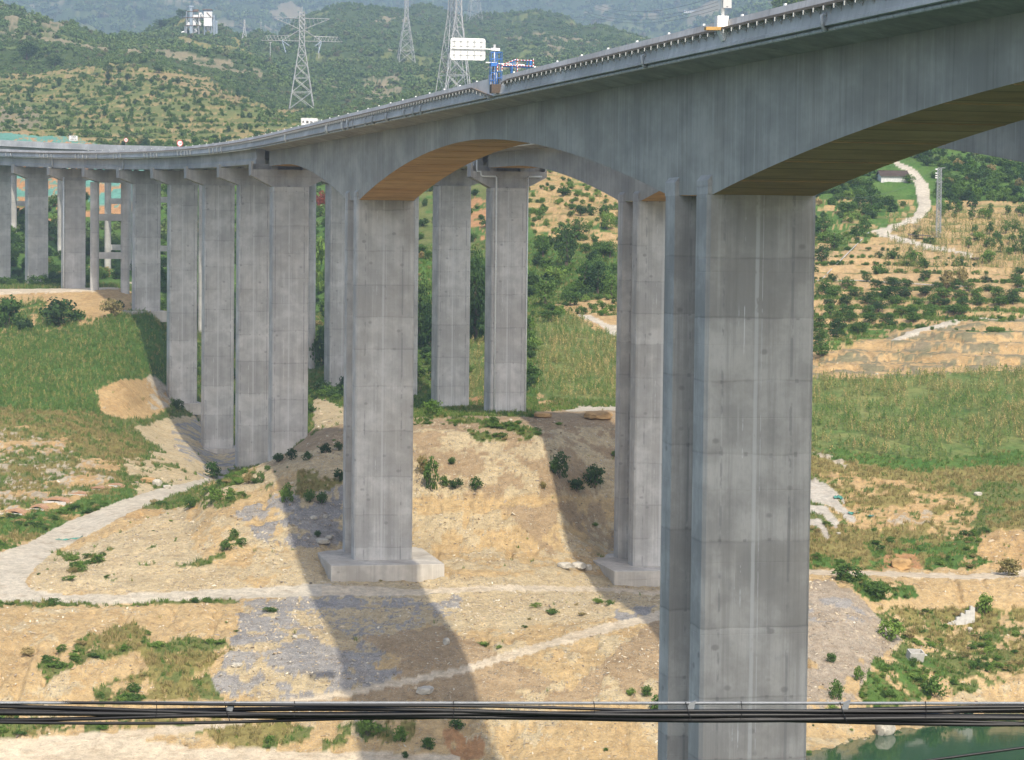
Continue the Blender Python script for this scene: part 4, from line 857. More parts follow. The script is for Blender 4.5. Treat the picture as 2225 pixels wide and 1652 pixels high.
# road signs facing us (local x = right, -y = towards the camera)
def road_sign(s, t, far, w, h, zc, lines, size, post_dx, label, rz=None):
    loc, hd = local_frame(s, t, -1.1, far); e = empty('road_sign', loc, hd if rz is None else rz, label, 'road sign')
    pm = rbox(w, h, .06, .1); p = pm.obj('sign_panel', M['white'], e, loc=(post_dx+(-w/2-.25 if post_dx >= 0 else w/2), -.1, zc))
    bw = .05
    fr = MB()
    for a, b in (((-w/2+.08, -.045, h/2-.13), (w/2-.08, -.032, h/2-.09)), ((-w/2+.08, -.045, -h/2+.09), (w/2-.08, -.032, -h/2+.13)), ((-w/2+.08, -.045, -h/2+.09), (-w/2+.12, -.032, h/2-.13)), ((w/2-.12, -.045, -h/2+.09), (w/2-.08, -.032, h/2-.13))): fr.box(a, b)
    fr.obj('border_line', M['letters'], p)
    for i, tx in enumerate(lines): text(tx, size, p, (0, -.045, (len(lines)/2-.5-i)*size*1.35), (math.pi/2, 0, 0), 'letters')
    MB().tube([(post_dx, 0, 0), (post_dx, 0, zc+h/2-.1)], .07, 8).obj('post', M['steel'], e)
    for dz in (.35*h, -.1*h): MB().tube([(post_dx, -.03, zc+dz), (post_dx+(-.6 if post_dx >= 0 else .6), -.06, zc+dz)], .04, 6).obj('clamp_arm', M['steel'], e)
    return e
s = station_x(693, False, -5.6, 0, 150.); road_sign(s, -5.6, False, 2.6, 2.0, 3.5, ['多 雾 路 段', '减 速 慢 行'], .50, 0, 'white rectangular sign with two rows of black characters rising behind the near parapet')
s = station_x(150, True, -5.4, 0, 420.); e = road_sign(s, -5.4, True, 2.6, 1.5, 2.6, ['出高速', '减速行驶'], .48, -.0001, 'small white sign with two short rows of black characters at the far left bend')
def round_sign(x, r, num, far, label, up):
    s = station_x(x, far, -5.6, 0, 380.); loc, hd = local_frame(s, -5.6, -1.1, far); e = empty('speed_sign', loc, hd, label, 'speed sign')
    def disc(rr, y0, y1, n=28): return MB().sweep([[(rr*math.cos(a), y0, rr*math.sin(a)) for a in [2*math.pi*i/n for i in range(n)]], [(rr*math.cos(a), y1, rr*math.sin(a)) for a in [2*math.pi*i/n for i in range(n)]]])
    d = disc(r, -.06, 0).obj('red_ring', M['red'], e, loc=(0, -.08, up)); disc(r*.76, -.075, -.055).obj('white_face', M['white'], d)
    text(num, r*1.05 if len(num) == 2 else r*.82, d, (0, -.08, 0), (math.pi/2, 0, 0), 'letters')
    MB().tube([(0, 0, 0), (0, 0, up+r*.7)], .05, 8).obj('post', M['steel'], e)
round_sign(273.5, .62, '80', True, 'red ringed round sign reading 80, the smaller one on the left', 2.55)
round_sign(390.7, .66, '100', False, 'red ringed round sign reading 100 above the curving parapet', 2.75)
# back of the large board on its cantilever arm
loc, hd = local_frame(S_G, 6.55, 0)
e = empty('sign_gantry', loc, hd, 'large white board seen from its ribbed back on an arm from a tapered post', 'sign gantry')
MB().tube([(0, 0, -.2), (0, 0, 2.55)], .13, 12, r1=.11).obj('post', M['steel'], e, True)
MB().tube([(.35, -.12, 2.15), (-3.55, -.12, 2.15)], .055, 8).obj('arm', M['white'], e, True)
MB().box((-.30, -.2, 2.06), (.40, .2, 2.26)).obj('arm_clamp', M['white'], e)
pn = rbox(2.85, 1.75, .05, .2).obj('sign_board', M['white'], e, loc=(-2.18, .02, 2.13))
for z in (.62, .25, -.45): MB().box((-1.36, -.07, z-.03), (1.36, -.026, z+.03)).obj('rail', M['white'], pn)
for i in range(5):
    x = -1.13+.55*i; MB().box((x-.035, -.10, .05), (x+.035, -.071, .78)).box((x-.035, -.10, -.75), (x+.035, -.071, -.14)).box((x-.1, -.11, .60), (x+.1, -.095, .64)).box((x-.1, -.11, .22), (x+.1, -.095, .26)).box((x-.1, -.11, -.48), (x+.1, -.095, -.44)).obj('rib', M['steel'], pn)
pl = MB().hexa([(-.42, -.45, -.55), (.02, -.45, -.55), (.02, .45, -.55), (-.42, .45, -.55), (-.42, -.45, .12), (.25, -.45, .12), (.25, .45, .12), (-.42, .45, .12)])
pl.hexa([(-.30, -.40, -1.36), (-.20, -.40, -1.36), (-.20, .40, -1.36), (-.30, .40, -1.36), (-.42, -.45, -.551), (.02, -.45, -.551), (.02, .45, -.551), (-.42, .45, -.551)][:4]+[(-.42, -.45, -.551), (.02, -.45, -.551), (.02, .45, -.551), (-.42, .45, -.551)])
pl.hexa([(-.2, -.2, .12), (.2, -.2, .12), (.2, .2, .12), (-.2, .2, .12), (-.11, -.11, .5), (.11, -.11, .5), (.11, .11, .5), (-.11, .11, .5)])
pl.obj('plinth', M['parapet'], e)
# blue hanging platform hooked over the parapet
loc, hd = local_frame(S_G-1.3, 6.5, 0)
e = empty('inspection_platform', loc, hd, 'blue steel hanging platform with red and white striped rails hooked over the parapet', 'work platform')
def bars(name, mat, L, r, par=e, n=6):
    mb = MB()
    for a, b in L: mb.tube([a, b], r, n)
    return mb.obj(name, M[mat], par)
bars('cage', 'blue', [((x, y, -.7), (x, y, 1.85)) for x in (-.62, -.30, -.12, .25) for y in (-.3, .3)]+[((-.62, y, z), (-.30, y, z)) for z in (1.85, 1.3, .2, -.4) for y in (-.3, .3)]+[((-.12, y, z), (.25, y, z)) for z in (1.85, 1.3, .3, -.2) for y in (-.3, .3)]+[((-.62, -.3, 1.85), (-.62, .3, 1.85)), ((.25, -.3, 1.85), (.25, .3, 1.85))], .028)
bars('truss_arm', 'blue', [((.3, y, .75), (2.85, y, .75)) for y in (-.3, .3)]+[((.3, y, .82), (1.45, y, 1.32)) for y in (-.3, .3)]+[((1.45, y, 1.3), (2.85, y, 1.25)) for y in (.3,)]+[((1.05, -.3, .1), (1.15, -.3, 1.2)), ((1.55, -.3, .15), (1.4, .3, 1.2)), ((2.4, .3, .2), (2.45, .3, 1.2)), ((2.55, -.3, .75), (2.7, .3, 1.2)), ((1.1, .3, .1), (1.1, .3, 1.2)), ((2.8, .3, .7), (2.8, .3, 1.25))], .045)
for a, b in (((.3, -.36, .86), (1.5, -.36, 1.34)), ((.3, -.36, .80), (2.85, -.36, .80)), ((1.5, -.36, 1.25), (2.8, -.36, 1.25)), ((1.5, -.36, .2), (1.5, -.36, 1.34)), ((2.82, -.36, .75), (2.82, -.36, 1.4)), ((-.13, -.36, .3), (-.13, -.36, .85)), ((.25, -.36, .35), (.25, -.36, .95))):
    a, b = Vector(a), Vector(b); n = max(3, int((b-a).length/.12)); w_, r_ = MB(), MB()
    for i in range(n): (r_ if i % 2 else w_).tube([a.lerp(b, i/n), a.lerp(b, (i+1)/n)], .032, 6)
    o = w_.obj('striped_rail', M['white'], e); r_.obj('red_band', M['red'], o)
MB().box((-.62, -.32, .72), (-.05, .32, 1.0)).obj('motor_box', M['blue'], e)
MB().box((-.62, -.5, -1.42), (-.12, .3, -.72)).box((-.119, -.5, -1.42), (.45, .3, -.72)).obj('net_basket', M['net_dark'], e)
bars('counter_beam', 'white', [((-1.0, .1, 1.02), (-.1, .1, 1.02)), ((-.1, .1, .96), (2.2, .1, .90))], .05)
bars('hoist_rope', 'black', [((-.45, -.1, -.7), (-.45, -.1, .7)), ((-.02, -.1, -.7), (-.02, -.1, .7))], .03)
# roadside monitoring post with a round disc and a control box
s = station_x(1574, False, 6.4, 0, 0.); loc, hd = local_frame(s, 6.5, 0)
e = empty('monitor_post', loc, hd, 'white post with grey box and a round disc cut by the top edge', 'monitoring post')
MB().tube([(0, 0, .2), (0, 0, 3.2)], .10, 12).obj('post', M['white'], e, True)
o = MB().box((-.06, -.28, .62), (.42, -.11, 1.26)).obj('control_box', M['bluegrey'], e); o.data.materials[0] = M['parapet']
MB().box((-.10, -.31, 1.262), (.46, -.08, 1.30)).obj('lid', M['white'], o); MB().box((.12, -.285, .66), (.22, -.281, .70)).obj('vent', M['dark'], o)
n = 32; MB().sweep([[(.6*math.cos(2*math.pi*i/n), y, .6*math.sin(2*math.pi*i/n)) for i in range(n)] for y in (.12, .16)]).obj('disc', M['white'], e, loc=(-.02, 0, 1.98))
MB().tube([(-.32, .1, 1.72), (.32, .1, 1.68)], .025, 6).tube([(-.4, .1, 2.15), (.4, .1, 2.15)], .025, 6).obj('disc_bracket', M['steel'], e)
MB().hexa([(-.38, -.3, -.6), (.2, -.3, -.6), (.2, .35, -.6), (-.38, .35, -.6), (-.38, -.3, .18), (.26, -.3, .18), (.26, .35, .18), (-.38, .35, .18)]).hexa([(.0, -.3, -1.2), (.08, -.3, -1.2), (.08, .3, -1.2), (.0, .3, -1.2), (-.28, -.3, -.602), (.2, -.3, -.602), (.2, .3, -.602), (-.28, .3, -.602)]).obj('plinth', M['white'], e)
MB().hexa([(-1.1, -.5, -.66), (.25, -.42, -.62), (.25, -.1, -.62), (-1.1, -.1, -.66), (-1.1, -.5, -.48), (.25, -.42, -.44), (.25, -.1, -.44), (-1.1, -.1, -.48)]).obj('tray_bay', M['tray_new'], e)

# ---------------------------------------------------------------- pylons, poles, wires
def lattice(mb, H, w0, w1, r, npan, taper=.75, z0=0, waist=None):
    def w(z):
        u = z/H
        return w0+(w1-w0)*min(1, u/waist) if waist else w0+(w1-w0)*u
    zs = [0]
    for i in range(npan): zs.append(zs[-1]+taper**i)
    zs = [q*H/zs[-1] for q in zs]
    def c(k, z): a = w(z)/2; return (a*(-1, 1, 1, -1)[k], a*(-1, -1, 1, 1)[k], z+z0)
    for k in range(4):
        mb.tube([c(k, z) for z in zs], r*1.5, 4)
        for a, b in zip(zs[:-1], zs[1:]):
            mb.tube([c(k, a), c((k+1) % 4, b)], r, 3); mb.tube([c((k+1) % 4, a), c(k, b)], r, 3); mb.tube([c(k, b), c((k+1) % 4, b)], r, 3)
    return w
def pylon(x, y, H, label, arms=True, base=12.4, rz=.12, npan=11, group=None, r=.14, d0=240, top_w=2.6, sink=.5):
    p = hit(x, y, d0); e = empty('pylon', (p.x, p.y, p.z-sink), rz, label, 'pylon', group)
    mb = MB(); lattice(mb, H, base, top_w, r, npan, .86, waist=.66); mb.obj('tower', M['pylon'], e)
    if arms:
        for za, half, hgt, nm in ((H*.70, 20.5, 3.8, 'lower_arm'), (H*.935, 14.0, -5.5, 'upper_arm')):
            am = MB()
            for sx in (1, -1):
                for yy in (-1.2, 1.2):
                    am.tube([(sx*1.3, yy, za), (sx*half, 0, za)], r, 4)
                    if hgt > 0:
                        am.tube([(sx*1.3, yy, za+5.6), (sx*10, yy*.6, za)], r, 4); am.tube([(sx*half*.9, 0, za+2.4), (sx*6, yy, za+2.6)], r*.8, 3); am.tube([(sx*half*.9, 0, za+2.4), (sx*half, 0, za)], r*.8, 3)
                        for i in range(7): am.tube([(sx*(6+i*1.8), yy*.5, za), (sx*(6+(i+(i % 2)*.0)*1.8+.9), yy*.5, za+2.5)], r*.6, 3); am.tube([(sx*(6+i*1.8+.9), yy*.5, za+2.5), (sx*(6+i*1.8+1.8), yy*.5, za)], r*.6, 3)
                    else:
                        am.tube([(sx*1.3, yy, za+hgt), (sx*half, 0, za)], r, 4)
                        for i in range(6): am.tube([(sx*(1.5+i*2), yy*.6, za), (sx*(2.5+i*2), yy*.6, za+hgt*(1-(i+.5)/7))], r*.6, 3)
            am.obj(nm, M['pylon'], e)
        for sx in (1, -1):
            ins = MB()
            for yy in (-.8, .8):
                ins.tube([(sx*10, yy, H*.70), (sx*8.2, yy*2-2, H*.70-6)], .22, 5); ins.tube([(sx*10, yy, H*.70), (sx*6.5, yy*2-3, H*.70-2.6)], .22, 5)
            ins.obj('insulator', M['bluegrey'], e)
        MB().tube([(0, 0, H*.93), (0, 0, H*1.06)], .15, 4).obj('spike', M['pylon'], e)
    return e
pylon(655, 236, 49, 'complete pale lattice pylon with two pairs of crossarms on the left hill', r=.13)
pylon(882, 139, 54, 'lattice pylon on a bare brown spot, its head cut by the top edge', False, base=12.5, d0=1400, rz=.2)
pylon(995, 212, 64, 'lattice pylon directly behind the white board, the right one of two', False, base=12.5, rz=-.1, d0=1000, npan=12)
pylon(980, 210, 66, 'greyer lattice pylon overlapping the left side of the one behind the board', False, base=12.0, rz=.5, d0=1100, npan=12)
pylon(1031, 46, 60, 'faint hazy lattice pylon standing on the saddle of the ridge', False, base=14.5, d0=2300, rz=.3, npan=9)
pylon(531, 92, 17, 'tiny lattice pylon right of the mixing plant', False, base=4.2, d0=1500, npan=7, r=.16, top_w=.9)
for i, (x, y, h_) in enumerate([(567,72,6),(577,70,6),(588,70,6),(599,67,6),(605,70,6),(613,64,6),(587,131,8),(693,128,10),(312,62,9)]):
    p = hit(x, y, 1200); o = MB().tube([(0,0,-1),(0,0,h_*1.6)], .25, 5).box((-1.1,-.1,h_*1.6-.6),(1.1,.1,h_*1.6-.3)).obj('utility_pole', M['pylon'], loc=p)
    tag(o, 'short pale utility pole on the ridge left of the big pylon' if i < 6 else ('pale pole standing alone on the slope left of the big pylon', 'pale pole standing below the right crossarm of the big pylon', 'lone pale pole left of the mixing plant')[i-6], 'utility pole', 'poles in a row along the ridge' if i < 6 else None)
def wire(name, pts, r, label, group=None, mat='wire', cat='power line'):
    return tag(MB().tube(pts, r, 5).obj(name, M[mat]), label, cat, group)
def sag(a, b, s, n=24):
    a, b = Vector(a), Vector(b); return [a.lerp(b, i/n)-Vector((0, 0, s*4*(i/n)*(1-i/n))) for i in range(n+1)]
for k, (a, b) in enumerate([((1290, 8, 2100), (1560, -10, 1500)), ((1290, 16, 2100), (1560, 4, 1500)), ((1270, 24, 2100), (1560, 12, 1500)), ((1270, 30, 2100), (1560, 20, 1500)), ((1120, 2, 2600), (1330, 40, 2100)), ((1010, 22, 1500), (905, 26, 2300)), ((1010, 22, 1500), (1290, 26, 2100))]):
    wire('power_line', sag(at(*a), at(*b), 8), .13, 'thin dark conductor crossing the hazy hills above the deck', 'conductors strung between the pylons')

# ---------------------------------------------------------------- mixing plant on the hill (local units: metres, x right, z up)
p = hit(425, 79, 1500); sc_ = p.y/5500*.0977      # metres per unit of the close-up drawing
e = empty('mixing_plant', p, 0, 'white and grey mixing plant with silo, dust collector and conveyor on the wooded hilltop', 'industrial plant')
def px_(X, Y): return ((X-870)*sc_, (800-Y)*sc_)
def pbox(name, X0, Y0, X1, Y1, y0, y1, mat, par=e):
    x0, z1 = px_(X0, Y0); x1, z0 = px_(X1, Y1); return MB().box((x0, y0, z0), (x1, y1, z1)).obj(name, M[mat], par)
def pbar(name, L, r, mat, y=(0,), par=e):
    mb = MB()
    for yy in y:
        for A, B in L:
            a, b = px_(*A), px_(*B); mb.tube([(a[0], yy, a[1]), (b[0], yy, b[1])], r, 5)
    return mb.obj(name, M[mat], par)
pbox('elevator_shaft', 745, 215, 805, 830, -2.6, -.6, 'bluegrey'); pbox('shaft_head', 738, 170, 835, 213, -2.9, -.3, 'bluegrey')
for y0, X0, X1 in ((290, 680, 940), (425, 630, 1260), (600, 635, 970)): pbox('walkway', X0, y0, X1, y0+10, -3, 3, 'rust')
pbox('upper_rail', 800, 245, 935, 288, -.5, 2.5, 'rust')
pbar('frame_leg', [((X, 290), (X, 830)) for X in (672, 815, 945)], .35, 'steel', (-2.5, 2.5))
pbar('brace', [((672, 590), (740, 430)), ((815, 430), (945, 590)), ((640, 730), (730, 610)), ((815, 800), (945, 620)), ((640, 620), (640, 740))], .3, 'steel', (-2.5, 2.5))
pbox('screen_house', 815, 370, 935, 420, -2, 2, 'white'); pbox('mixer', 665, 530, 745, 600, -2, 2, 'white'); pbox('weigh_bin', 815, 480, 880, 598, -2, 2, 'white')
pbox('bag_house', 1060, 300, 1238, 615, -3, 3.2, 'white'); pbox('bag_house_roof', 1035, 245, 1235, 265, -3.6, 3.8, 'rust'); pbox('vent_band', 1062, 268, 1228, 298, -2.4, 2.6, 'bluegrey')
a, b, c0 = px_(1100, 617), px_(1205, 617), px_(1150, 730)
MB().hexa([(c0[0]-.4, -.4, c0[1]), (c0[0]+.4, -.4, c0[1]), (c0[0]+.4, .4, c0[1]), (c0[0]-.4, .4, c0[1]), (a[0], -2.6, a[1]), (b[0], -2.6, b[1]), (b[0], 2.8, b[1]), (a[0], 2.8, a[1])]).obj('hopper', M['steel'], e)
pbar('collector_leg', [((X, 616), (X, 830)) for X in (1070, 1230)]+[((1070, 820), (1110, 690)), ((1230, 820), (1180, 690))], .3, 'bluegrey', (-2.5, 2.5))
pbar('chimney', [((1272, 370), (1272, 830))], .75, 'bluegrey'); pbar('silo_tube', [((1327, 490), (1327, 790))], 1.1, 'bluegrey'); pbar('duct', [((950, 340), (1010, 340)), ((950, 340), (950, 600)), ((1010, 340), (1010, 400)), ((1010, 405), (1062, 395)), ((955, 600), (985, 540))], .85, 'white')
pbar('conveyor', [((430, 795), (680, 735))], .9, 'white', (-1,)); pbar('chute', [((845, 650), (895, 745)), ((800, 830), (860, 740))], .8, 'white'); pbar('ladder', [((1125, 315), (1220, 420))], .3, 'rust', (-3.3,))
pbar('stub_tank', [((X, 815), (X, 800)) for X in (30, 125, 215, 340)], 1.3, 'white')
# long white shed on a far cutting
p = hit(1500, 33, 3000); k = p.y/5500
e = empty('long_building', p, .05, 'long white building beside a bare cut far away in the haze', 'building')
MB().box((-14*k, -4, 0), (30*k, 6, 4.2*k)).obj('wall', M['white'], e); MB().box((-15*k, -5, 4.21*k), (31*k, 7, 5.4*k)).obj('roof', M['bluegrey'], e)
for i in range(9): MB().box((-12*k+i*4.6*k, -4.3, 1.2*k), (-10.2*k+i*4.6*k, -4.02, 2.8*k)).obj('window', M['dark'], e)

# ---------------------------------------------------------------- right-hand hillside things
p = hit(1943, 399, 560)
e = empty('farmhouse', (p.x, p.y+1.5, p.z-.3), .08, 'small whitewashed house with dark tiled roof beside the concrete lane', 'house')
MB().box((-3.5, 0, -1), (4.1, 5, 2.5)).obj('wall', M['whitewash'], e); MB().box((-3.53, -.03, -.3), (-1.4, 0-.001, .35)).obj('bare_plinth', M['mortar'], e)
rfm = MB().hexa([(-3.9, -.6, 2.35), (4.5, -.6, 2.35), (4.5, -.5, 2.5), (-3.9, -.5, 2.5), (-3.9, 2.5, 3.75), (4.5, 2.5, 3.75), (4.5, 2.55, 3.9), (-3.9, 2.55, 3.9)]); rfm.hexa([(-3.9, 2.5, 3.75), (4.5, 2.5, 3.75), (4.5, 2.55, 3.9), (-3.9, 2.55, 3.9), (-3.9, 5.5, 2.35), (4.5, 5.5, 2.35), (4.5, 5.6, 2.5), (-3.9, 5.6, 2.5)]); ro = rfm.obj('roof', M['roof'], e)
tile = MB().tube([(0, 0, 0), (0, 3.05, 1.38)], .075, 5).mesh('tile_course', M['roof'])
for i in range(34): link('tile_course', tile, ro, (-3.8+i*.247, -.58, 2.5))
MB().box((-3.9, 2.35, 3.9), (4.5, 2.75, 4.05)).obj('ridge', M['roof'], ro); MB().box((4.11, 1, 0), (4.15, 2, 1.9)).obj('door', M['wood'], e)
MB().hexa([(-3.5,.05,2.5),(-3.45,.05,2.5),(-3.45,4.95,2.5),(-3.5,4.95,2.5),(-3.5,2.45,3.7),(-3.45,2.45,3.7),(-3.45,2.55,3.7),(-3.5,2.55,3.7)]).obj('gable', M['whitewash'], e)
p = hit(2038.5, 516, 500); k = p.y/5500
e = empty('lattice_pole', (p.x, p.y, p.z-.4), 0, 'slender steel lattice pole carrying white insulators above the right terraces', 'utility pole')
mb = MB(); lattice(mb, 150*k+.4, 1.15, .95, .035, 26, 1.0); o = mb.obj('mast', M['steel'], e); H = 150*k+.4
MB().tube([(-.5, -.3, H), (1.4, -.3, H)], .06, 5).tube([(-.9, 0, H*.80), (.9, 0, H*.80)], .06, 5).tube([(-.9, 0, H*.80), (-.4, 0, H*.845)], .05, 5).obj('cross_bar', M['steel'], e)
for z in (H*.98, H*.925, H*.89, H*.86): MB().tube([(-.55, -.2, z), (-.85, -.2, z), (-1.05, -.2, z+.05)], .17, 6).obj('insulator', M['white'], e)
pp = at(1795, 395, 560); wire('overhead_wire', sag((p.x-.9, p.y, p.z+H*.97), (pp[0], pp[1], pp[2]-3), 3), .025, 'thin wire sagging from the lattice pole past the small house', None)
p = hit(1996, 520, 480); k = p.y/5500
e = empty('field_shelter', p, .1, 'dark sheet shelter on thin poles below the bend of the lane', 'shelter')
MB().hexa([(-2.6, -1, 1.0), (3.0, -1.4, .7), (3.0, 1.4, .9), (-2.6, 1, 1.25), (-2.6, -1, 1.12), (3.0, -1.4, .82), (3.0, 1.4, 1.02), (-2.6, 1, 1.37)]).obj('sheet_roof', M['net_dark'], e)
for x, y_ in ((-2.4, -.9), (2.6, -1.2), (-2.4, .9), (2.6, 1.2), (.6, -1.1)): MB().tube([(x, y_, -.3), (x, y_, 1.6 if x == .6 else 1.0)], .05, 5).obj('pole', M['wood'], e)
def heap(name, mat, x, y, w, h, label, cat, d0=240, seed=0, flat=.6, n=3):
    """irregular boulder or heap: a noisy flattened ball, w and h in photo pixels"""
    import bmesh
    p = hit(x, y, d0); k = p.y/5500; bm = bmesh.new(); bmesh.ops.create_icosphere(bm, subdivisions=n, radius=1)
    rr = random.Random(seed); ox, oy = rr.random()*50, rr.random()*50
    for v in bm.verts:
        c = v.co.copy(); q = .72+.55*float(fbm(np.array(c.x*1.6+ox), np.array(c.y*1.6+c.z*1.9+oy), 3, 3)); v.co = c*q
        for ax_ in range(3): v.co[ax_] = max(-.82, min(.82, v.co[ax_]))
    for f in bm.faces: f.smooth = False
    me = bpy.data.meshes.new(name); bm.to_mesh(me); bm.free(); me.materials.append(M[mat])
    o = link(name, me, None, (p.x, p.y+w*k*.3, p.z+h*k*.42), (0, 0, rr.random()*6), (w*k*.62, w*k*.5, h*k*.62)); return tag(o, label, cat)
heap('brush_pile', 'net_dark', 2146, 560, 18, 8, 'dark brown heap of cut brush beside the lower end of the lane', 'brush pile', 480, 3)
heap('brush_pile', 'net_dark', 2120, 566, 20, 7, 'faint second heap of dry brush on the terrace left of the dark heap', 'brush pile', 480, 5)
heap('boulder', 'lime', 1925, 1600, 40, 36, 'big round pale boulder on the shore above the green water', 'boulder', 240, 8, n=4)
heap('boulder', 'lime', 341, 1056, 20, 15, 'white limestone boulder at the left edge of the haul road', 'boulder', 300, 9)
heap('boulder', 'lime', 362, 1062, 16, 8, 'low white rock just right of the white boulder beside the haul road', 'boulder', 300, 10)
heap('boulder', 'ochre', 322, 1050, 34, 12, 'rounded orange clay boulder left of the white boulder', 'boulder', 300, 11)
heap('boulder', 'lime', 1226, 1236, 30, 14, 'long pale rock, leftmost of the row at the foot of the cut slope', 'boulder', 280, 12)
heap('boulder', 'lime', 1256, 1238, 34, 16, 'largest pale rock in the row at the foot of the cut slope', 'boulder', 280, 13)
heap('boulder', 'lime', 1279, 1240, 14, 14, 'narrow pale rock at the right end of the row below the cut slope', 'boulder', 280, 14)
heap('boulder', 'lime', 924, 1508, 38, 15, 'slanting pale slab lying in the deck shadow below the diagonal track', 'boulder', 250, 15)
heap('boulder', 'lime', 970, 1402, 14, 16, 'pale rock on the gravel beside the edge of the deck shadow', 'boulder', 250, 16)
heap('boulder', 'lime', 516, 1450, 22, 9, 'flat white rock among the grey slate rubble', 'boulder', 250, 17)
heap('boulder', 'lime', 640, 1388, 12, 8, 'small white rock on the grey slate slope', 'boulder', 250, 18)
heap('boulder', 'ochre', 1960, 1238, 42, 24, 'layered orange rock outcrop above the right-hand track', 'outcrop', 300, 19)
heap('earth_heap', 'ochre', 1180, 908, 46, 12, 'brown earth heap on the crest beside the transition pier, the left one', 'earth heap', 330, 20)
heap('earth_heap', 'ochre', 1300, 912, 60, 18, 'brown earth heap on the crest next to the twin-rib pier, the right one', 'earth heap', 330, 21)
for i, (x, y, w, h) in enumerate([(2126, 1078, 18, 9), (1822, 1162, 10, 5), (2108, 1372, 14, 9), (830, 1185, 22, 10), (700, 1182, 34, 12), (715, 1172, 18, 9), (682, 1130, 16, 10), (706, 1126, 10, 8)]):
    heap('rock', 'lime', x, y, w, h, ['white block on the dry grass slope at the right edge', 'white scrap stone below the pale concrete runs', 'white rock just below the ruined wall', 'flat rock behind the footing of the tall pier', 'broken slab lying in shade left of the footing', 'broken slab on top of the shaded rubble left of the footing',
         'white triangular rock on the shaded slate left of the tall pier', 'small white rock right of the triangular one on the shaded slate'][i], 'rock', 260, 30+i, n=2)
for pts_, lab in (([(1888,507),(1860,535),(1830,566),(1800,594),(1775,622)], 'pale irrigation pipe running down the slope from the lane bend'), ([(1775,612),(1860,612),(1950,617),(2060,624),(2225,628)], 'thin pale irrigation pipe lying along a terrace above the fruit trees')):
    q_ = [hit(x, y, 480)+Vector((0, 0, .25)) for x, y in pts_]; tag(MB().tube(q_, .09, 5).obj('irrigation_pipe', M['pvc']), lab, 'pipe')
# ruined stepped wall
p = hit(2092, 1358, 280); k = p.y/5500
e = empty('ruined_wall', p, .35, 'jagged pale ruined wall standing on the green slope at the right', 'ruin')
def stepw(name, x0, x1, hs, y0, th, rz=0, loc=(0,0,0)):
    mb = MB(); n = len(hs)
    for i, h in enumerate(hs): mb.box((x0+(x1-x0)*i/n, y0, -.6), (x0+(x1-x0)*(i+1)/n-.001, y0+th+.004*i, h))
    return mb.obj(name, M['mortar'], e, loc=loc, rot=(0,0,rz))
stepw('wall', -.9, 1.7, [1.0, 1.0, 1.45, 1.3, 1.75, 1.75, 2.3, 2.1], 0, .3); stepw('side_wall', 0, 1.3, [.6, .5, .35, .2], 0, .28, math.radians(150), (-.9, .02, 0)); stepw('cross_wall', 0, 1.2, [1.25, 1.1, .8], 0, .25, math.radians(100), (.6, .3, 0))
p = hit(1988, 1434, 260)
e = empty('concrete_trough', p+Vector((0,0,.35)), .25, 'open square concrete trough sitting in green weeds on the right slope', 'trough')
mb = MB(); mb.box((-.9,-.6,-.4),(.9,-.48,.75)); mb.box((-.9,.48,-.4),(.9,.6,.75)); mb.box((-.9,-.479,-.4),(-.78,.479,.75)); mb.box((.78,-.479,-.4),(.9,.479,.75)); mb.box((-.78,-.479,-.4),(.78,.479,.1)); mb.obj('basin', M['mortar'], e)
MB().box((.95,-.3,.3),(1.4,.0,.36)).obj('loose_slab', M['mortar'], e); e.rotation_euler = (.30, .05, .25)
# old clay-lined pits in the left bank
pit_specs = [(28, 1118, 52, 22, 'lowest and widest grey pit wall at the left edge'), (80, 1108, 40, 22, 'arched clay pit mouth second from the left edge'), (118, 1092, 66, 20, 'arched double clay pit in the middle of the row'), (170, 1076, 48, 14, 'single low clay pit mouth left of the twin arches'), (212, 1066, 56, 18, 'twin arched clay pit with two dark openings'), (245, 1056, 42, 12, 'small clay pit at the upper end of the row'), (296, 1048, 26, 8, 'tiny half-buried clay pit nearest the orange boulder')]
for i, (x, y, w, h, lab) in enumerate(pit_specs):
    p = hit(x, y, 300); k = p.y/5500; W_, H_ = w*k, h*k
    e = empty('clay_pit', p, -.25, lab, 'clay pit', 'old pits in the left bank')
    n = 14; arc = lambda rx_, rz_, y_: [(rx_*math.cos(math.pi*j/n), y_, rz_*math.sin(math.pi*j/n)-.3) for j in range(n+1)]
    o_, i_ = arc(W_/2, H_*.75, 0), arc(W_*.44, H_*.52, 0); o2, i2 = arc(W_/2, H_*.75, 1.6), arc(W_*.44, H_*.52, 1.6)
    mb = MB()
    for j in range(n): mb.hexa([i_[j], o_[j], o_[j+1], i_[j+1], i2[j], o2[j], o2[j+1], i2[j+1]])
    mb.obj('clay_arch', M['claypit'], e)
    MB().sweep([[(a, y_+.9, b) for a, y_, b in i_], [(a, y_+.96, b) for a, y_, b in i_]]).obj('back_wall', M['dark'], e)
    MB().hexa([(-W_*.42,-.1,-.9),(W_*.42,-.1,-.9),(W_*.42,.15,-.9),(-W_*.42,.15,-.9),(-W_*.42,-.02,H_*.14),(W_*.42,-.02,H_*.10),(W_*.42,.2,H_*.10),(-W_*.42,.2,H_*.14)]).obj('front_wall', M['slateface'] if 'slateface' in M else M['mortar'], e)
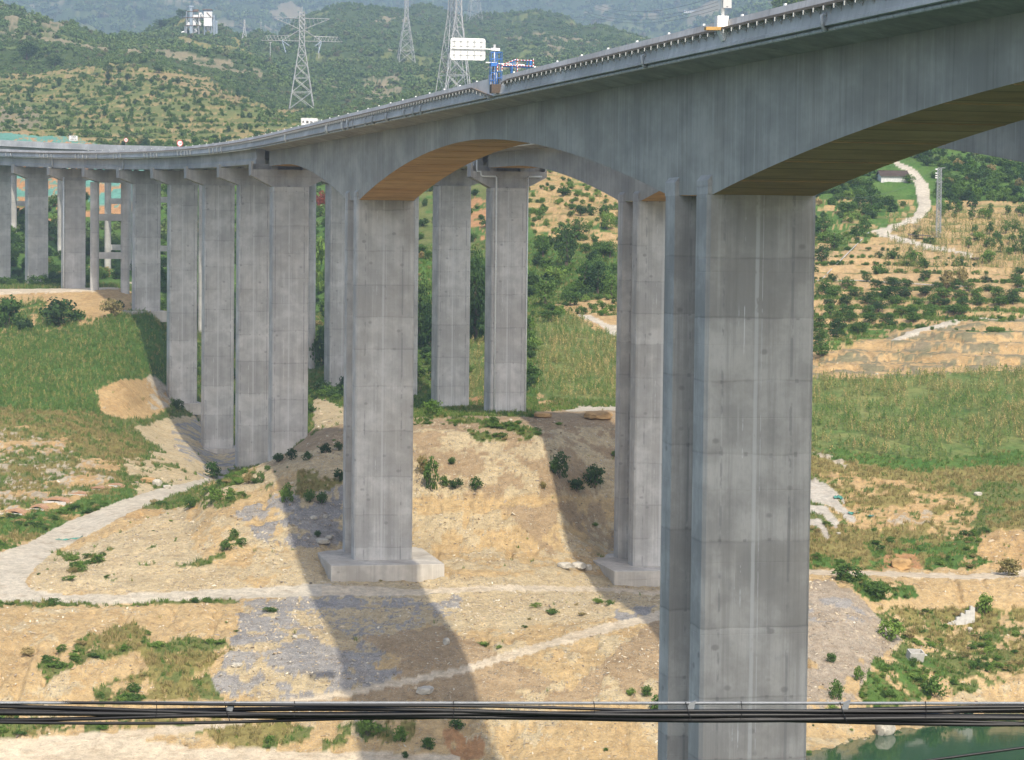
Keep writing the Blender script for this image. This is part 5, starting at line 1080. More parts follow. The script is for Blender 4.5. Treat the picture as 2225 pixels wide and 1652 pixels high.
# notice on the second pier of the farther viaduct
s = CAPS2[1]; q = P(s, 0, 0, True); hdg = axis(s)[1]; zg = gz(q[0], q[1])
e = empty('notice_board', (q[0], q[1], zg), hdg, 'small white notice fixed low on the narrow pier behind the mound', 'notice')
MB().box((-1.95, -2.36, 2.2), (-.75, -2.31, 3.3)).obj('panel', M['white'], e)
for i in range(4): MB().box((-1.8, -2.372, 2.4+i*.2), (-.95, -2.362, 2.44+i*.2)).obj('text_line', M['steel'], e)
# green netting scraps
def scrap(x, y, w, h, lab, d0=240, seed=1):
    p = hit(x, y, d0); k = p.y/5500; rr = random.Random(seed); n = 9; mb = MB(); r0, r1 = [], []
    for i in range(n):
        u = i/(n-1)-.5; X = u*w*k; 
        for lst, yy, zz in ((r0, -h*k*.3, 0), (r1, h*k*.9, h*k*.35)):
            gx, gy = p.x+X, p.y+yy*(.6+.6*rr.random()); lst.append((X, gy-p.y, gz(gx, gy)-p.z+.12+.25*rr.random()))
    mb.sweep([r0, r1], 0, False, False); o = mb.obj('green_net', M['mesh_green'], None, loc=p); so_ = o.modifiers.new('t', 'SOLIDIFY'); so_.thickness = .03
    return tag(o, lab, 'netting')
scrap(500, 690, 24, 8, 'strip of torn green netting low beside the squat pier on the left', 480, 1) if False else None
for i, (x, y, w, h, lab) in enumerate([(1822, 1085, 20, 12, 'torn green net across the pale concrete runs, the upper piece'), (1855, 1118, 24, 10, 'torn green net over the pale concrete runs, the lower piece'), (1893, 1125, 12, 8, 'loose scrap of green net on the dry grass'), (245, 667, 20, 8, 'green net scrap beside the pale dirt terrace at left'), (150, 1176, 60, 3, 'thin green net ribbon on the haul road'), (1105, 1552, 8, 8, 'tiny green net scrap just below the black cables')]):
    scrap(x, y, w, h, lab, 240, i)

# ---------------------------------------------------------------- cable bundle strung close in front of the viewpoint
DC = 8.0
e = empty('cable_bundle', Vector(at(1112, 1548, DC)), 0, 'bundle of black cables hanging from a twisted steel strand across the lower view', 'cables')
o0 = Vector(at(1112, 1548, DC)); rr = random.Random(5)
ys = [1538, 1545, 1551, 1557, 1563, 1549, 1566]; ws = [7, 9, 8, 11, 9, 10, 7]
for i, (y0, w) in enumerate(zip(ys, ws)):
    ph, ph2, am = rr.random()*6, rr.random()*6, 5+4*rr.random(); pts = []
    for x in range(-700, 2926, 30):
        y = y0+am*math.sin(x/430+ph)+2.5*math.sin(x/170+ph2)+(x-1112)*.002
        pts.append(Vector(at(x, y, DC+.012*math.sin(x/300+ph2*2)))-o0)
    MB().tube(pts, w/2*DC/5500, 10).obj('cable', M['black'], e, True)
st = MB()
for k in range(5):
    pts = []
    for i in range(0, 1500):
        x = -700+i*2.42; a = 2*math.pi*(x/19+k/5); c_ = Vector(at(x, 1528+(x-1112)*.0005, DC)); pts.append(c_+Vector((0, math.cos(a), math.sin(a)))*.0028-o0)
    st.tube(pts, .0024, 4)
st.obj('steel_strand', M['strand'], e)
for x in (502, 1503, 1838):
    c_ = Vector(at(x, 1528, DC))-o0; MB().hexa([c_+Vector(v)*.001 for v in ((-16,-8,-22),(4,-8,-26),(6,8,-26),(-14,8,-22),(-8,-8,2),(14,-8,10),(16,8,10),(-6,8,2))]).obj('hanger_clamp', M['strand'], e)
    MB().tube([c_+Vector((-.02,-.006,.004)), c_+Vector((-.01,-.02,-.03)), c_+Vector((0,-.024,-.055))], .0015, 5).obj('tie', M['black'], e)
for i, x in enumerate((340, 640, 985, 1290, 1610, 2010)):
    c_ = Vector(at(x, 1527, DC))-o0; MB().tube([c_+Vector((0,-.005,.006)), c_+Vector((.003,-.012,-.02)), c_+Vector((.0,-.02,-.045))], .0012, 4).obj('tie', M['black'], e)
tag(MB().tube([at(x, 1655-(x-2000)*.135, 9.5) for x in range(1800, 2900, 40)], .0052, 8).obj('loose_cable', M['black'], None, True), 'single thin black cable crossing the green water at the lower right corner', 'cable')
# ---------------------------------------------------------------- plants
def leaf_mesh(name, mats, n, shape, leaf=.2, seed=0, clumps=24, stems=0, elong=1.0, flat=1.0, z0=0.1):
    """crown of small leaf quads in clumps; shape(u, v, w) -> centre of a clump; returns a mesh about 1 unit in radius"""
    r = np.random.default_rng(seed); V = []; F = []; L = []; mi = []
    cs = []
    while len(cs) < clumps:
        p = r.uniform(-1, 1, 3)
        if (p**2).sum() < 1 and (p**2).sum() > .12: cs.append(shape(p))
    cr = r.uniform(.24, .46, clumps); shade = r.uniform(0, 1, clumps)
    for i in range(n):
        k = r.integers(clumps); d = r.normal(0, 1, 3); d /= np.linalg.norm(d); p = np.array(cs[k])+d*cr[k]*np.array([1, 1, .75])*r.uniform(.55, 1.05)
        nrm = d*.8+r.normal(0, .6, 3)+np.array([0, 0, .35]); nrm /= np.linalg.norm(nrm)
        a = np.cross(nrm, r.normal(0, 1, 3)); a /= np.linalg.norm(a); b = np.cross(nrm, a); s = leaf*r.uniform(.6, 1.35)
        b = b*elong
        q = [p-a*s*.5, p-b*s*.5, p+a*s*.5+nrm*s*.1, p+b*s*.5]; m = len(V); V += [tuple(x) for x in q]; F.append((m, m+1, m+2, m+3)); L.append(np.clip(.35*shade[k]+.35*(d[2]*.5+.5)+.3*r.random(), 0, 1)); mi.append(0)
    for i in range(stems):
        a = r.uniform(0, 6.28); top = np.array(cs[r.integers(clumps)]); mb = MB().tube([(0.05*math.cos(a), .05*math.sin(a), -.15), tuple(top*.5+np.array([0, 0, .05])), tuple(top)], .035, 4, r1=.012)
        m = len(V); V += mb.v; F += [tuple(j+m for j in f) for f in mb.f]; L += [.3]*len(mb.f); mi += [1]*len(mb.f)
    me = bpy.data.meshes.new(name); me.from_pydata(V, [], F)
    for q in mats: me.materials.append(q)
    me.polygons.foreach_set('material_index', mi)
    at_ = me.attributes.new('leaf', 'FLOAT', 'FACE'); at_.data.foreach_set('value', np.array(L, np.float32)); me.update(); return me
ball = lambda h=1.0, z=.75: (lambda p: (p[0]*.75, p[1]*.75, z+p[2]*.62*h))
vase = lambda p: (p[0]*(.35+.35*(p[2]+1)/2)*1.1, p[1]*(.35+.35*(p[2]+1)/2)*1.1, .95+p[2]*.75)
tall = lambda p: (p[0]*.55, p[1]*.55, 1.5+p[2]*1.25)
wd = M['wood']
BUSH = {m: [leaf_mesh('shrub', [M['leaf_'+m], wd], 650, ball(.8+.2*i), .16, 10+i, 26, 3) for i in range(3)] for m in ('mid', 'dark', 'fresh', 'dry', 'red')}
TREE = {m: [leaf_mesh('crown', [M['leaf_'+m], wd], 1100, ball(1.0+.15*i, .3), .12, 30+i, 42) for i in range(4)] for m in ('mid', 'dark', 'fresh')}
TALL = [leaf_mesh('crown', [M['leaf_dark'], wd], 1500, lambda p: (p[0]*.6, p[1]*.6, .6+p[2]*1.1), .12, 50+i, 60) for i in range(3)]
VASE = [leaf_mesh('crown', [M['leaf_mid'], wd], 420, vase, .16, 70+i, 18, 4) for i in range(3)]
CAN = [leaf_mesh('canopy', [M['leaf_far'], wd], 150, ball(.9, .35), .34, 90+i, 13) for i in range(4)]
TUFT = []
for v in range(4):
    r = np.random.default_rng(200+v); V, F = [], []
    for i in range(9):
        a = r.uniform(0, 6.28); h = r.uniform(.5, 1.1); lx, ly = math.cos(a)*r.uniform(.1, .5), math.sin(a)*r.uniform(.1, .5); bx, by = r.uniform(-.3, .3, 2); w = .07
        m = len(V); V += [(bx-w*math.sin(a), by+w*math.cos(a), -.05), (bx+w*math.sin(a), by-w*math.cos(a), -.05), (bx+lx*.5+w*.6*math.sin(a), by+ly*.5, h*.65), (bx+lx, by+ly, h*.95)]; F.append((m, m+1, m+2, m+3))
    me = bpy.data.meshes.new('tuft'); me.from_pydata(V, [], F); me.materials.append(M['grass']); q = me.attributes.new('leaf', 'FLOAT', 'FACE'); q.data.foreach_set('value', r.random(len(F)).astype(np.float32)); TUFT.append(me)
TUFTD = []
for q in TUFT: q2 = q.copy(); q2.materials.clear(); q2.materials.append(M['leaf_dry']); TUFTD.append(q2)
def corn_mesh(seed, mat):
    r = np.random.default_rng(seed); V, F = [], []
    mb = MB().tube([(0, 0, -.1), (0, 0, .95)], .016, 3)
    V += mb.v; F += mb.f
    for i in range(8):
        a = i*2.4+r.uniform(-.4, .4); z = .15+.09*i; L_ = .36*(1-.04*i); c, s = math.cos(a), math.sin(a); w = .045
        P0 = (0, 0, z); P1 = (c*L_*.55, s*L_*.55, z+.17); P2 = (c*L_, s*L_, z+.02-.05*r.random())
        m = len(V); V += [P0, (P1[0]-s*w, P1[1]+c*w, P1[2]), P2, (P1[0]+s*w, P1[1]-c*w, P1[2])]; F.append((m, m+1, m+2, m+3))
    m = len(V); V += [(-.03, 0, .93), (.03, 0, .93), (.05, .02, 1.12), (-.04, .01, 1.14)]; F.append((m, m+1, m+2, m+3))
    me = bpy.data.meshes.new('maize'); me.from_pydata(V, [], F); me.materials.append(mat); q = me.attributes.new('leaf', 'FLOAT', 'FACE'); q.data.foreach_set('value', r.random(len(F)).astype(np.float32)); return me
CORN = [corn_mesh(i, M['corn']) for i in range(4)]; CORND = [corn_mesh(10+i, M['corn_dry']) for i in range(4)]
STONE = []
import bmesh
for v in range(4):
    bm = bmesh.new(); bmesh.ops.create_icosphere(bm, subdivisions=1, radius=.5); r = random.Random(v)
    for q in bm.verts: q.co = Vector((q.co.x*1.5, q.co.y*1.1, q.co.z*.6))*r.uniform(.7, 1.3)
    me = bpy.data.meshes.new('stone'); bm.to_mesh(me); bm.free(); me.materials.append(M['stone']); STONE.append(me)

def scatter(name, pts, scl, protos, tilt=.12):
    """one stuff object: a point cloud of positions with the prototypes instanced on it"""
    n = len(pts)
    if n == 0: return
    me = bpy.data.meshes.new(name); me.vertices.add(n); me.vertices.foreach_set('co', np.asarray(pts, np.float32).ravel())
    a = me.attributes.new('sc', 'FLOAT_VECTOR', 'POINT'); s3 = np.asarray(scl, np.float32); s3 = np.repeat(s3[:, None], 3, 1) if s3.ndim == 1 else s3; a.data.foreach_set('vector', s3.ravel())
    rot = np.stack([rng.normal(0, tilt, n), rng.normal(0, tilt, n), rng.uniform(0, 6.28, n)], 1).astype(np.float32)
    a = me.attributes.new('ro', 'FLOAT_VECTOR', 'POINT'); a.data.foreach_set('vector', rot.ravel())
    a = me.attributes.new('pk', 'INT', 'POINT'); a.data.foreach_set('value', rng.integers(0, len(protos), n).astype(np.int32))
    col = bpy.data.collections.new(name+'_kinds')
    for i, p in enumerate(protos):
        o = bpy.data.objects.new('%s_kind_%d' % (name, i), p); col.objects.link(o)
    ng = bpy.data.node_groups.new(name, 'GeometryNodeTree'); ng.interface.new_socket('Geometry', in_out='INPUT', socket_type='NodeSocketGeometry'); ng.interface.new_socket('Geometry', in_out='OUTPUT', socket_type='NodeSocketGeometry')
    N, L = ng.nodes, ng.links; gi, go = N.new('NodeGroupInput'), N.new('NodeGroupOutput'); mp = N.new('GeometryNodeMeshToPoints'); io = N.new('GeometryNodeInstanceOnPoints'); ci = N.new('GeometryNodeCollectionInfo')
    ci.inputs['Collection'].default_value = col; ci.inputs['Separate Children'].default_value = True; ci.inputs['Reset Children'].default_value = True
    def attr(nm, ty): q = N.new('GeometryNodeInputNamedAttribute'); q.data_type = ty; q.inputs['Name'].default_value = nm; return q.outputs[0]
    e2r = N.new('FunctionNodeEulerToRotation'); L.new(attr('ro', 'FLOAT_VECTOR'), e2r.inputs[0])
    L.new(gi.outputs[0], mp.inputs['Mesh']); L.new(mp.outputs[0], io.inputs['Points']); L.new(ci.outputs[0], io.inputs['Instance']); io.inputs['Pick Instance'].default_value = True
    L.new(attr('pk', 'INT'), io.inputs['Instance Index']); L.new(e2r.outputs[0], io.inputs['Rotation']); L.new(attr('sc', 'FLOAT_VECTOR'), io.inputs['Scale']); L.new(io.outputs[0], go.inputs[0])
    o = link(name, me); md = o.modifiers.new('plants', 'NODES'); md.node_group = ng; return tag(o, kind='stuff')
# which ground is hidden behind nearer ground (with a margin, so a step aside still finds it planted)
vis = PY2 <= np.minimum.accumulate(np.where(Dg < 240, 9999, PY2), 0)+14
onv = (PX2 > -160) & (PX2 < 2385) & vis
dA = np.abs(np.gradient(DS))[:, None]*Dg*np.abs(np.gradient(AC))[None, :]
def sample(w, nmax, lim=None):
    """random ground points, w = plants per square metre on each cell"""
    m = np.where(onv, w, 0)*dA; tot = m.sum(); n = int(min(nmax, tot))
    if n < 1: return np.zeros((0, 3)), np.zeros(0, int), np.zeros(0, int)
    c = np.cumsum(m.ravel()); k = np.searchsorted(c, rng.random(n)*c[-1]); i, j = np.unravel_index(np.clip(k, 0, m.size-1), m.shape)
    i2, j2 = np.clip(i+1, 0, shp[0]-1), np.clip(j+1, 0, shp[1]-1); u, v = rng.random(n)-.5, rng.random(n)-.5
    y = Dg[i, j]+u*np.abs(Dg[i2, j]-Dg[i, j]); a = Ag[i, j]+v*np.abs(Ag[i, j2]-Ag[i, j]); x = a*y
    z = np.array([gz(p, q) for p, q in zip(x, y)]) if n < 20000 else Z[i, j]
    return np.stack([x, y, z], 1), i, j
isc = lambda *k: np.isin(CL, [names.index(q) for q in k])
clump = fbm(Xg/5, Yg/5, 91); clump2 = fbm(Xg/14, Yg/14, 95)
left_reed = isc('lush') & (PX < 380) & (PY < 900) & (Dg > 400) & (Dg < 560)
w = (isc('grass')*2.6+isc('lush')*2.2+isc('dry')*.35+isc('pale', 'soil')*.05*(clump > .6))*(Dg < 640)*(Dg > 245)*np.clip(420/Dg, .3, 1)*np.where(Dg < 350, 1.6, 1)
pt_, i, j = sample(w, 60000); scatter('grass', pt_, rng.uniform(.25, .75, len(pt_))*np.clip(pt_[:, 1]/380, .9, 1.5), TUFT)
w = (isc('dry')*2.4)*(Dg < 560)*(Dg > 245)
pt_, i, j = sample(w, 16000); scatter('dry_grass', pt_, rng.uniform(.25, .8, len(pt_)), TUFTD)
w = (isc('grass')*1.0+isc('lush')*.6)*(clump > .46)*(Dg < 350)+isc('pale', 'soil', 'pinky', 'brown', 'slate')*.02*(clump2 > .53)*(Dg < 345)
pt_, i, j = sample(w, 6500); q = (.16+.5*rng.random(len(pt_))**1.6); scatter('weeds', pt_, np.stack([q*rng.uniform(.9, 1.9, len(q)), q*rng.uniform(.9, 1.9, len(q)), q*rng.uniform(.5, 1.1, len(q))], 1), BUSH['dry'][:1]+BUSH['fresh']+BUSH['mid'])
w = isc('field')*1.9*(Dg < 620)*(clump > .40)*(np.abs(np.sin((Yg+Xg*.3)*1.6)) > .35)
pt_, i, j = sample(w, 24000); dryside = (clump2[i, j]+.25*(rng.random(len(pt_))-.5) > np.where((PX[i, j] < 1500) | (PY[i, j] < 860), .44, .56))
sc2 = rng.uniform(.7, 1.5, len(pt_))*(.8+.5*clump2[i, j]); scatter('maize_field', pt_[~dryside], sc2[~dryside], CORN); scatter('dry_maize_field', pt_[dryside], sc2[dryside], CORND)
pt_, i, j = sample(left_reed*1.3, 12000); scatter('reed_field', pt_, rng.uniform(.6, 1.3, len(pt_)), CORN[:3]+[BUSH['mid'][0]][:0])
up = (Dg > 520) & (Dg < 660) & (PX > 1925) & (PY > 425) & (PY < 590) & isc('terr', 'soil') & (f_t < .6)
pt_, i, j = sample(up*.7, 3500); scatter('terrace_maize', pt_, rng.uniform(1.2, 2.0, len(pt_)), CORND)
w = (isc('lush')*.045+isc('grass')*.012+isc('terr')*.012)*(Dg > 440)*(Dg < 920)*(clump > .42)*(1-left_reed)*(PY < 905)
w = w*np.where((PX > 1755) & (PY > 600), .15, 1)*np.where((PX > 1755) & (PY < 440), 2.4, 1)
roadn = smooth(smooth(isc('road', 'track').astype(float), 5, 1), 8, 0) > .01
w = w*(~roadn)*(~((PX > 1900) & (PX < 1990) & (PY > 366) & (PY < 430)))
pt_, i, j = sample(w, 7500); k = rng.random(len(pt_)); s_ = rng.uniform(.8, 2.3, len(pt_))
for nm, lo, hi, pr in (('green_scrub', 0, .5, BUSH['mid']), ('dark_scrub', .5, .82, BUSH['dark']), ('fresh_scrub', .82, .95, BUSH['fresh']), ('dry_scrub', .95, 1.01, BUSH['dry'])):
    m = (k >= lo) & (k < hi); scatter(nm, pt_[m], s_[m], pr)
w = (isc('orange', 'terr', 'soil')*.06)*(Dg > 540)*(Dg < 800)*(PX > 1100)*(PX < 1500)
pt_, i, j = sample(w, 1300); scatter('hill_weeds', pt_, rng.uniform(.5, 1.2, len(pt_)), BUSH['fresh']+BUSH['mid'])
w = isc('terr', 'grass', 'bare')*(Dg > 860)*(Dg < 1420)*(PX < 780)*((f_t > .30) & (f_t < .66))*.16*(clump > .40)
pt_, i, j = sample(w, 9000); scatter('hill_terrace_bushes', pt_, rng.uniform(.35, .95, len(pt_)), BUSH['mid']+BUSH['fresh'])
# woods on the far hills: radius grows with distance as only the larger crowns still read
for nm, d0, d1, dens, r0, r1, cap_ in (('hillside_wood', 740, 1500, .085, .9, 2.3, 26000), ('ridge_wood', 1500, 3100, .030, 1.8, 4.0, 34000), ('mountain_wood', 3100, 7500, .0016, 7, 14, 9000)):
    w = (isc('wood')*1.0+isc('lush')*.8+isc('bare')*.10+isc('grass')*.10*(d0 < 1000)+isc('terr')*.10*(f_t > .5))*(Dg >= d0)*(Dg < d1)*dens*np.clip((clump2-.25)*5, .3, 1)
    pt_, i, j = sample(w, cap_); q = rng.uniform(r0, r1, len(pt_))*np.where(CL[i, j] == names.index('terr'), .55, 1); pt_[:, 2] -= q*.15
    scatter(nm, pt_, np.stack([q, q, q*rng.uniform(.75, 1.3, len(q))], 1), CAN, .2)
w = stony*1.8*(Dg < 350)*(isc('pale', 'slate', 'brown', 'pinky', 'rock', 'soil'))*(fbm(Xg/7, Yg/7, 99) > .40)
pt_, i, j = sample(w, 48000); q = .08+.12*rng.random(len(pt_))+.22*rng.random(len(pt_))**12; scatter('rubble', pt_, np.stack([q*1.4, q, q*.8], 1), STONE, .5)
w = isc('rock', 'pale', 'soil')*.05*(Dg >= 345)*(Dg < 480); pt_, i, j = sample(w, 2500); q = .15+.6*rng.random(len(pt_))**3; scatter('scree', pt_, q, STONE, .5)

band = rt*((f_t > .26) & (f_t < .64)); pt_, i, j = sample(band*.55, 2600); scatter('terrace_greens', pt_, rng.uniform(.35, .8, len(pt_)), BUSH['mid']+BUSH['fresh'])
# single plants one can tell apart
trunk_m = [MB().tube([(0,0,-1),(.05*i,.03,.0),(.1*i-.05,.05,.5),(.0,.0,1.05)], .09, 6, r1=.03).mesh('trunk', wd) for i in range(3)]
def plant_tree(x, y, h, kind='mid', label='', group=None, d0=240, wid=None, name='tree', protos=None, crown_z=.62):
    """h, wid in photo pixels"""
    p = hit(x, y, d0); k = p.y/5500; H = h*k; Wd = (wid or h*.9)*k
    e = empty(name, (p.x, p.y, p.z-.1), random.random()*6.28, label, 'tree', group)
    link('trunk', random.choice(trunk_m), e, (0,0,0), None, (H*.5, H*.5, H*.62))
    link('crown', random.choice(protos or TREE[kind]), e, (0, 0, H*(1-crown_z)*.85), None, (Wd*.5, Wd*.5, H*crown_z*.62)); return e
def shrub(x, y, h, kind='mid', label='', group=None, d0=240, wid=None):
    p = hit(x, y, d0); k = p.y/5500; H = h*k/1.35; Wd = (wid or h)*k/1.9
    o = link('shrub', random.choice(BUSH[kind]), None, (p.x, p.y, p.z-.05), (0, 0, random.random()*6.28), (Wd, Wd, H)); return tag(o, label, 'shrub', group)
def vase_tree(x, y, h, label, group, d0=480):
    p = hit(x, y, d0); k = p.y/5500; H = h*k/1.75; e = empty('orchard_tree', p, random.random()*6, label, 'tree', group); link('crown', random.choice(VASE), e, (0,0,0), None, (H*.85, H*.85, H)); link('trunk', trunk_m[0], e, (0,0,0), None, (H*.5, H*.5, H*.5)); return e
L0 = 'left bank shrub'
for x, y, h, w_, kd, lab in [(128,708,58,84,'dark','big rounded dark bush on the dirt terrace at left'), (18,712,66,70,'mid','leafy bush at the left edge beside the dirt terrace'), (52,722,34,40,'dark','low bush between the edge bush and the rounded one'), (244,690,46,50,'dry','half-bare reddish bush on the dirt terrace near the squat pier'),
        (164,700,30,40,'mid','small bush touching the right side of the rounded dark bush'), (258,676,26,30,'dark','dark bush tucked against the squat pier on the pad'), (462,1040,36,38,'mid','round green bush standing alone at the head of the haul road'), (412,1106,34,34,'mid','green bush at the inner edge of the haul road'),
        (470,1092,30,40,'fresh','light green shrub on top of the mound, leftmost'), (500,1085,24,30,'fresh','light green shrub on the mound right of the leftmost one'), (540,1052,26,26,'dry','dry shrub near the crest of the mound'), (566,1050,24,20,'mid','upright shrub at the crest below the stepped pier'), (624,1092,38,34,'fresh','shrub at the rim of the deck shadow on the mound'),
        (672,1092,32,30,'mid','shaded shrub on the mound, left of two'), (700,1096,32,30,'mid','shaded shrub on the mound, right of two'), (738,1048,34,26,'dark','dark shrub touching the tall pier on its left'), (605,1005,24,30,'dark','dark shrub at the base of the stepped pier, left'), (634,1000,24,28,'dark','dark shrub at the base of the stepped pier, middle'), (668,1000,18,26,'dark','dark shrub at the base of the stepped pier, right'),
        (708,985,20,30,'dark','dark shrub on the pale bank left of the tall pier'), (736,980,24,20,'dark','dark shrub just left of the tall pier on the pale bank'), (490,1196,22,34,'mid','low green shrub on the pale mound slope'), (508,1170,20,26,'mid','small green shrub above the low one on the pale slope'), (690,1168,18,18,'dark','small dark shrub in the shaded rubble'),
        (936,1066,66,36,'mid','tall bamboo-like shrub on the ledge right of the tall pier'), (918,1030,40,30,'dry','dry bush above the bamboo-like shrub'), (965,1058,24,26,'mid','shrub on the ledge, second from the tall pier'), (990,1062,26,34,'dark','dark shrub on the ledge in the middle'), (1034,1064,26,32,'mid','shrub on the ledge, rightmost in sun'), (982,1010,20,20,'mid','small shrub high on the sunlit cut'),
        (1216,1040,52,46,'dark','big dark bush in shadow at the left of the pair by the twin-rib pier'), (1292,1060,48,56,'dark','big dark bush in shadow at the right of the pair by the twin-rib pier'), (1252,1068,28,44,'dark','low dark growth between the two shaded bushes'), (1180,1062,18,16,'dry','dry tuft at the shadow edge on the cut'),
        (940,905,36,50,'fresh','pale green bush at the foot of the pier with the notice'), (930,1628,26,36,'mid','round bush on the bank below the cables, rightmost in shade'), (992,1585,22,40,'mid','flat green bush just below the cables in shade'), (868,1612,32,36,'fresh','leafy bush below the cables, left of the orange earth'), (800,1598,44,50,'fresh','wide leafy weeds below the cables'), (880,1648,16,18,'mid','tiny bush at the bottom edge in shade'),
        (1405,1515,26,28,'mid','small bush left of the nearest pier above the cables'), (1440,1560,50,60,'mid','leafy bush hugging the nearest pier at the cables'), (1370,1512,20,22,'fresh','pale little bush beside the small one near the nearest pier'), (1806,1440,22,26,'mid','weed clump on the stony slope right of the nearest pier'), (1816,1520,40,36,'mid','rounded weed bush on the stony slope'),
        (1865,1478,28,28,'fresh','round pale bush at the foot of the stony slope'), (2030,1515,44,60,'mid','dense round bush in the green belt above the shore'), (1935,1390,40,60,'fresh','weed thicket along the foot of the stony slope'), (2140,1335,44,44,'fresh','tall pale weeds at the right edge beside the ruin'), (1842,1262,34,70,'mid','weeds at the edge of the stony slope by the track'),
        (1905,1300,36,60,'mid','green thicket below the right-hand track'), (1808,1555,26,30,'fresh','small bush below the shelf of the stony slope'), (2095,1560,30,50,'mid','green bush at the shoreline in the middle'), (2192,1250,36,60,'dry','dry bush beside the bare scarp at right')]:
    shrub(x, y, h, kd, lab, None, 240, w_)
G1 = 'trees in the gap behind the middle piers'
for x, y, h, w_, kd, lab in [(912,748,150,60,'d','tall dense dark tree in the gap just right of the tall pier'), (932,760,120,44,'d','second dense tree in the gap right of the tall pier'), (1030,735,190,64,'d','tallest dense dark tree between the two slim piers, left side'), (1056,742,170,56,'d','tall dark tree between the two slim piers, right side'), (1040,700,150,50,'d','tall dark tree behind the pair between the slim piers'),
        (1012,740,110,40,'d','lower dark tree hugging the left slim pier'), (1186,668,90,60,'m','leafy tree beside the piped pier'), (1228,588,130,60,'k','tall dark tree, highest on the scrub slope'), (1258,520,60,56,'m','rounded tree above the dark tall one on the scrub slope'), (1300,640,90,70,'k','broad dark tree next to the twin-rib pier'), (1275,620,70,60,'m','leafy tree in the middle of the scrub slope'),
        (1322,560,56,50,'m','tree near the top right of the scrub slope'), (1322,500,50,40,'f','pale green tree with drooping leaves high on the scrub slope'), (1208,620,60,50,'f','pale green tree low on the scrub slope'), (1240,665,50,56,'m','low tree at the foot of the scrub slope'), (1330,650,70,50,'m','tree pressed against the twin-rib pier'), (1180,560,70,40,'m','narrow tree beside the down pipe'), (1196,700,40,60,'m','low tree above the maize behind the piped pier'), (1262,470,36,36,'k','small dark tree near the arch crown')]:
    if kd == 'd': plant_tree(x, y, h, 'dark', lab, G1, 430, w_, protos=TALL, crown_z=.8)
    else: plant_tree(x, y, h, {'m':'mid','k':'dark','f':'fresh'}[kd], lab, None, 430, w_)
shrub(697, 460, 50, 'red', 'red-leaved shrub in the narrow gap beside the stepped pier', None, 430, 26); shrub(694, 640, 110, 'fresh', 'fresh green shrub in the narrow gap beside the stepped pier', None, 430, 50); shrub(700, 800, 80, 'dark', 'dark shrub low in the narrow gap beside the stepped pier', None, 400, 50)
OL = 'low fruit tree on the orange terraces, one of many alike'
rr = random.Random(3)
for row, (y, n, h) in enumerate([(612,7,26),(630,10,30),(648,11,32),(666,12,32),(684,12,34),(702,10,36),(722,8,38),(742,6,36),(760,4,34)]):
    for i in range(n):
        x = 1786+(2225-1786)*(i+.5+rr.uniform(-.3,.3))/n
        if x > 1915 and y+8 > 742-(x-1915)*.42+(max(0,x-2000)**1.0)*.28: continue
        if row >= 6: x = 1780+i*(42-(row-6)*4)
        plant_tree(x, y+rr.uniform(-5, 5), h*rr.uniform(.75, 1.2), rr.choice(['mid','mid','dark']), OL, 'fruit trees on the right terraces', 430, h*rr.uniform(1.0, 1.5))
for x, y in [(2112,478),(2150,470),(2190,468),(2222,470),(2118,512),(2150,510),(2186,508),(2206,505),(2168,528),(2198,530),(2222,528),(2104,540),(2176,548),(2206,552),(2224,548),(2086,436),(2062,462),(2050,470)]:
    vase_tree(x, y, rr.uniform(24, 32), 'vase-shaped young tree on the dry maize terraces, one of many alike', 'vase-shaped trees on the upper right terraces')
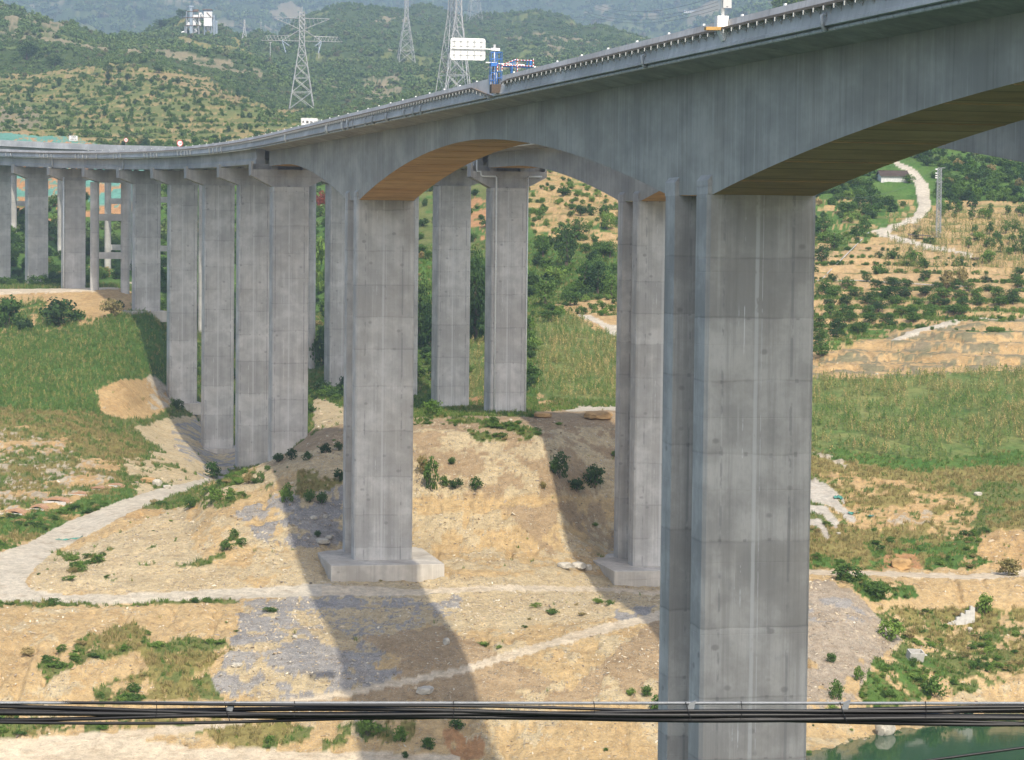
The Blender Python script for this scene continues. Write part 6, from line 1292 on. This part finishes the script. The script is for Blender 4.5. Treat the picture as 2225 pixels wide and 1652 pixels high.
for x, y, h, w_, kd, lab in [(1976,398,26,34,'fresh','yellow-green tree overhanging the right end of the small house'), (1866,412,40,40,'mid','tree left of the small house'), (1892,452,34,64,'dark','broad dark tree below the small house'), (1840,470,46,60,'mid','round tree left of the lane, middle of the scrub'), (1880,470,38,50,'mid','round tree nearer the lane bend'), (1790,505,50,50,'mid','tree beside the nearest pier on the scrub slope'), (1812,545,60,50,'mid','leafy tree by the pier below the scrub'), (1786,575,56,40,'dark','dark tree behind the edge of the nearest pier'),
        (1990,520,26,22,'dark','clipped dark tree by the dark shelter'), (2024,530,22,26,'mid','rounded shrub-like tree below the lattice pole'), (2012,530,18,18,'mid','small tree left of the lattice pole foot'), (2090,620,46,30,'dry','d'), (2060,628,40,36,'dry','d2'), (1785,775,44,50,'mid','leafy tree at the lower edge of the terraces by the pier'), (2000,345,40,60,'dark','dark tree above the lane near the arch'), (2070,400,30,46,'mid','tree on the wooded slope above the lattice pole'), (2160,410,28,40,'mid','tree on the wooded slope at the right'), (2120,395,30,44,'dark','dark tree on the wooded slope')]:
    if kd == 'dry': shrub(x, y, h, 'dry', 'sparse dry bush rising above the green terrace rows, the %s one' % ('right' if lab == 'd' else 'left'), None, 430, w_)
    else: plant_tree(x, y, h, kd, lab, None, 430, w_)
rr = random.Random(9)
pts_h = []
for row, y in enumerate([172, 186, 200, 213, 226, 240, 254, 268, 282]):
    for i in range(20):
        x = rr.uniform(10, 600)
        lim = 150+ (abs(x-290)**1.25)*.03
        if y < lim+10: continue
        pts_h.append((x, y+rr.uniform(-4, 4)))
for x, y in pts_h:
    shrub(x, y, rr.uniform(8, 14), rr.choice(['dark', 'mid', 'mid']), 'small dark orchard bush on the yellowish terraced hill, one of many alike', 'orchard bushes on the far terraced hill', 860)
for x, y, h, w_, lab in [(235,160,26,30,'dark rounded tree on the skyline of the terraced hill, left'), (262,158,22,24,'dark tree on the skyline of the terraced hill, middle'), (345,160,26,30,'bushy tree at the right shoulder of the terraced hill'), (120,150,40,44,'large dark tree on the dark slope at the upper left'), (60,130,50,60,'broad dark tree high on the left slope'), (185,62,22,18,'lone tree on the left ridge line'), (395,46,30,30,'tree just left of the mixing plant'), (350,60,26,34,'bushy tree on the ridge left of the plant'), (310,50,30,30,'tree at the left end of the plant ridge')]:
    plant_tree(x, y, h, 'dark', lab, None, 860, w_)
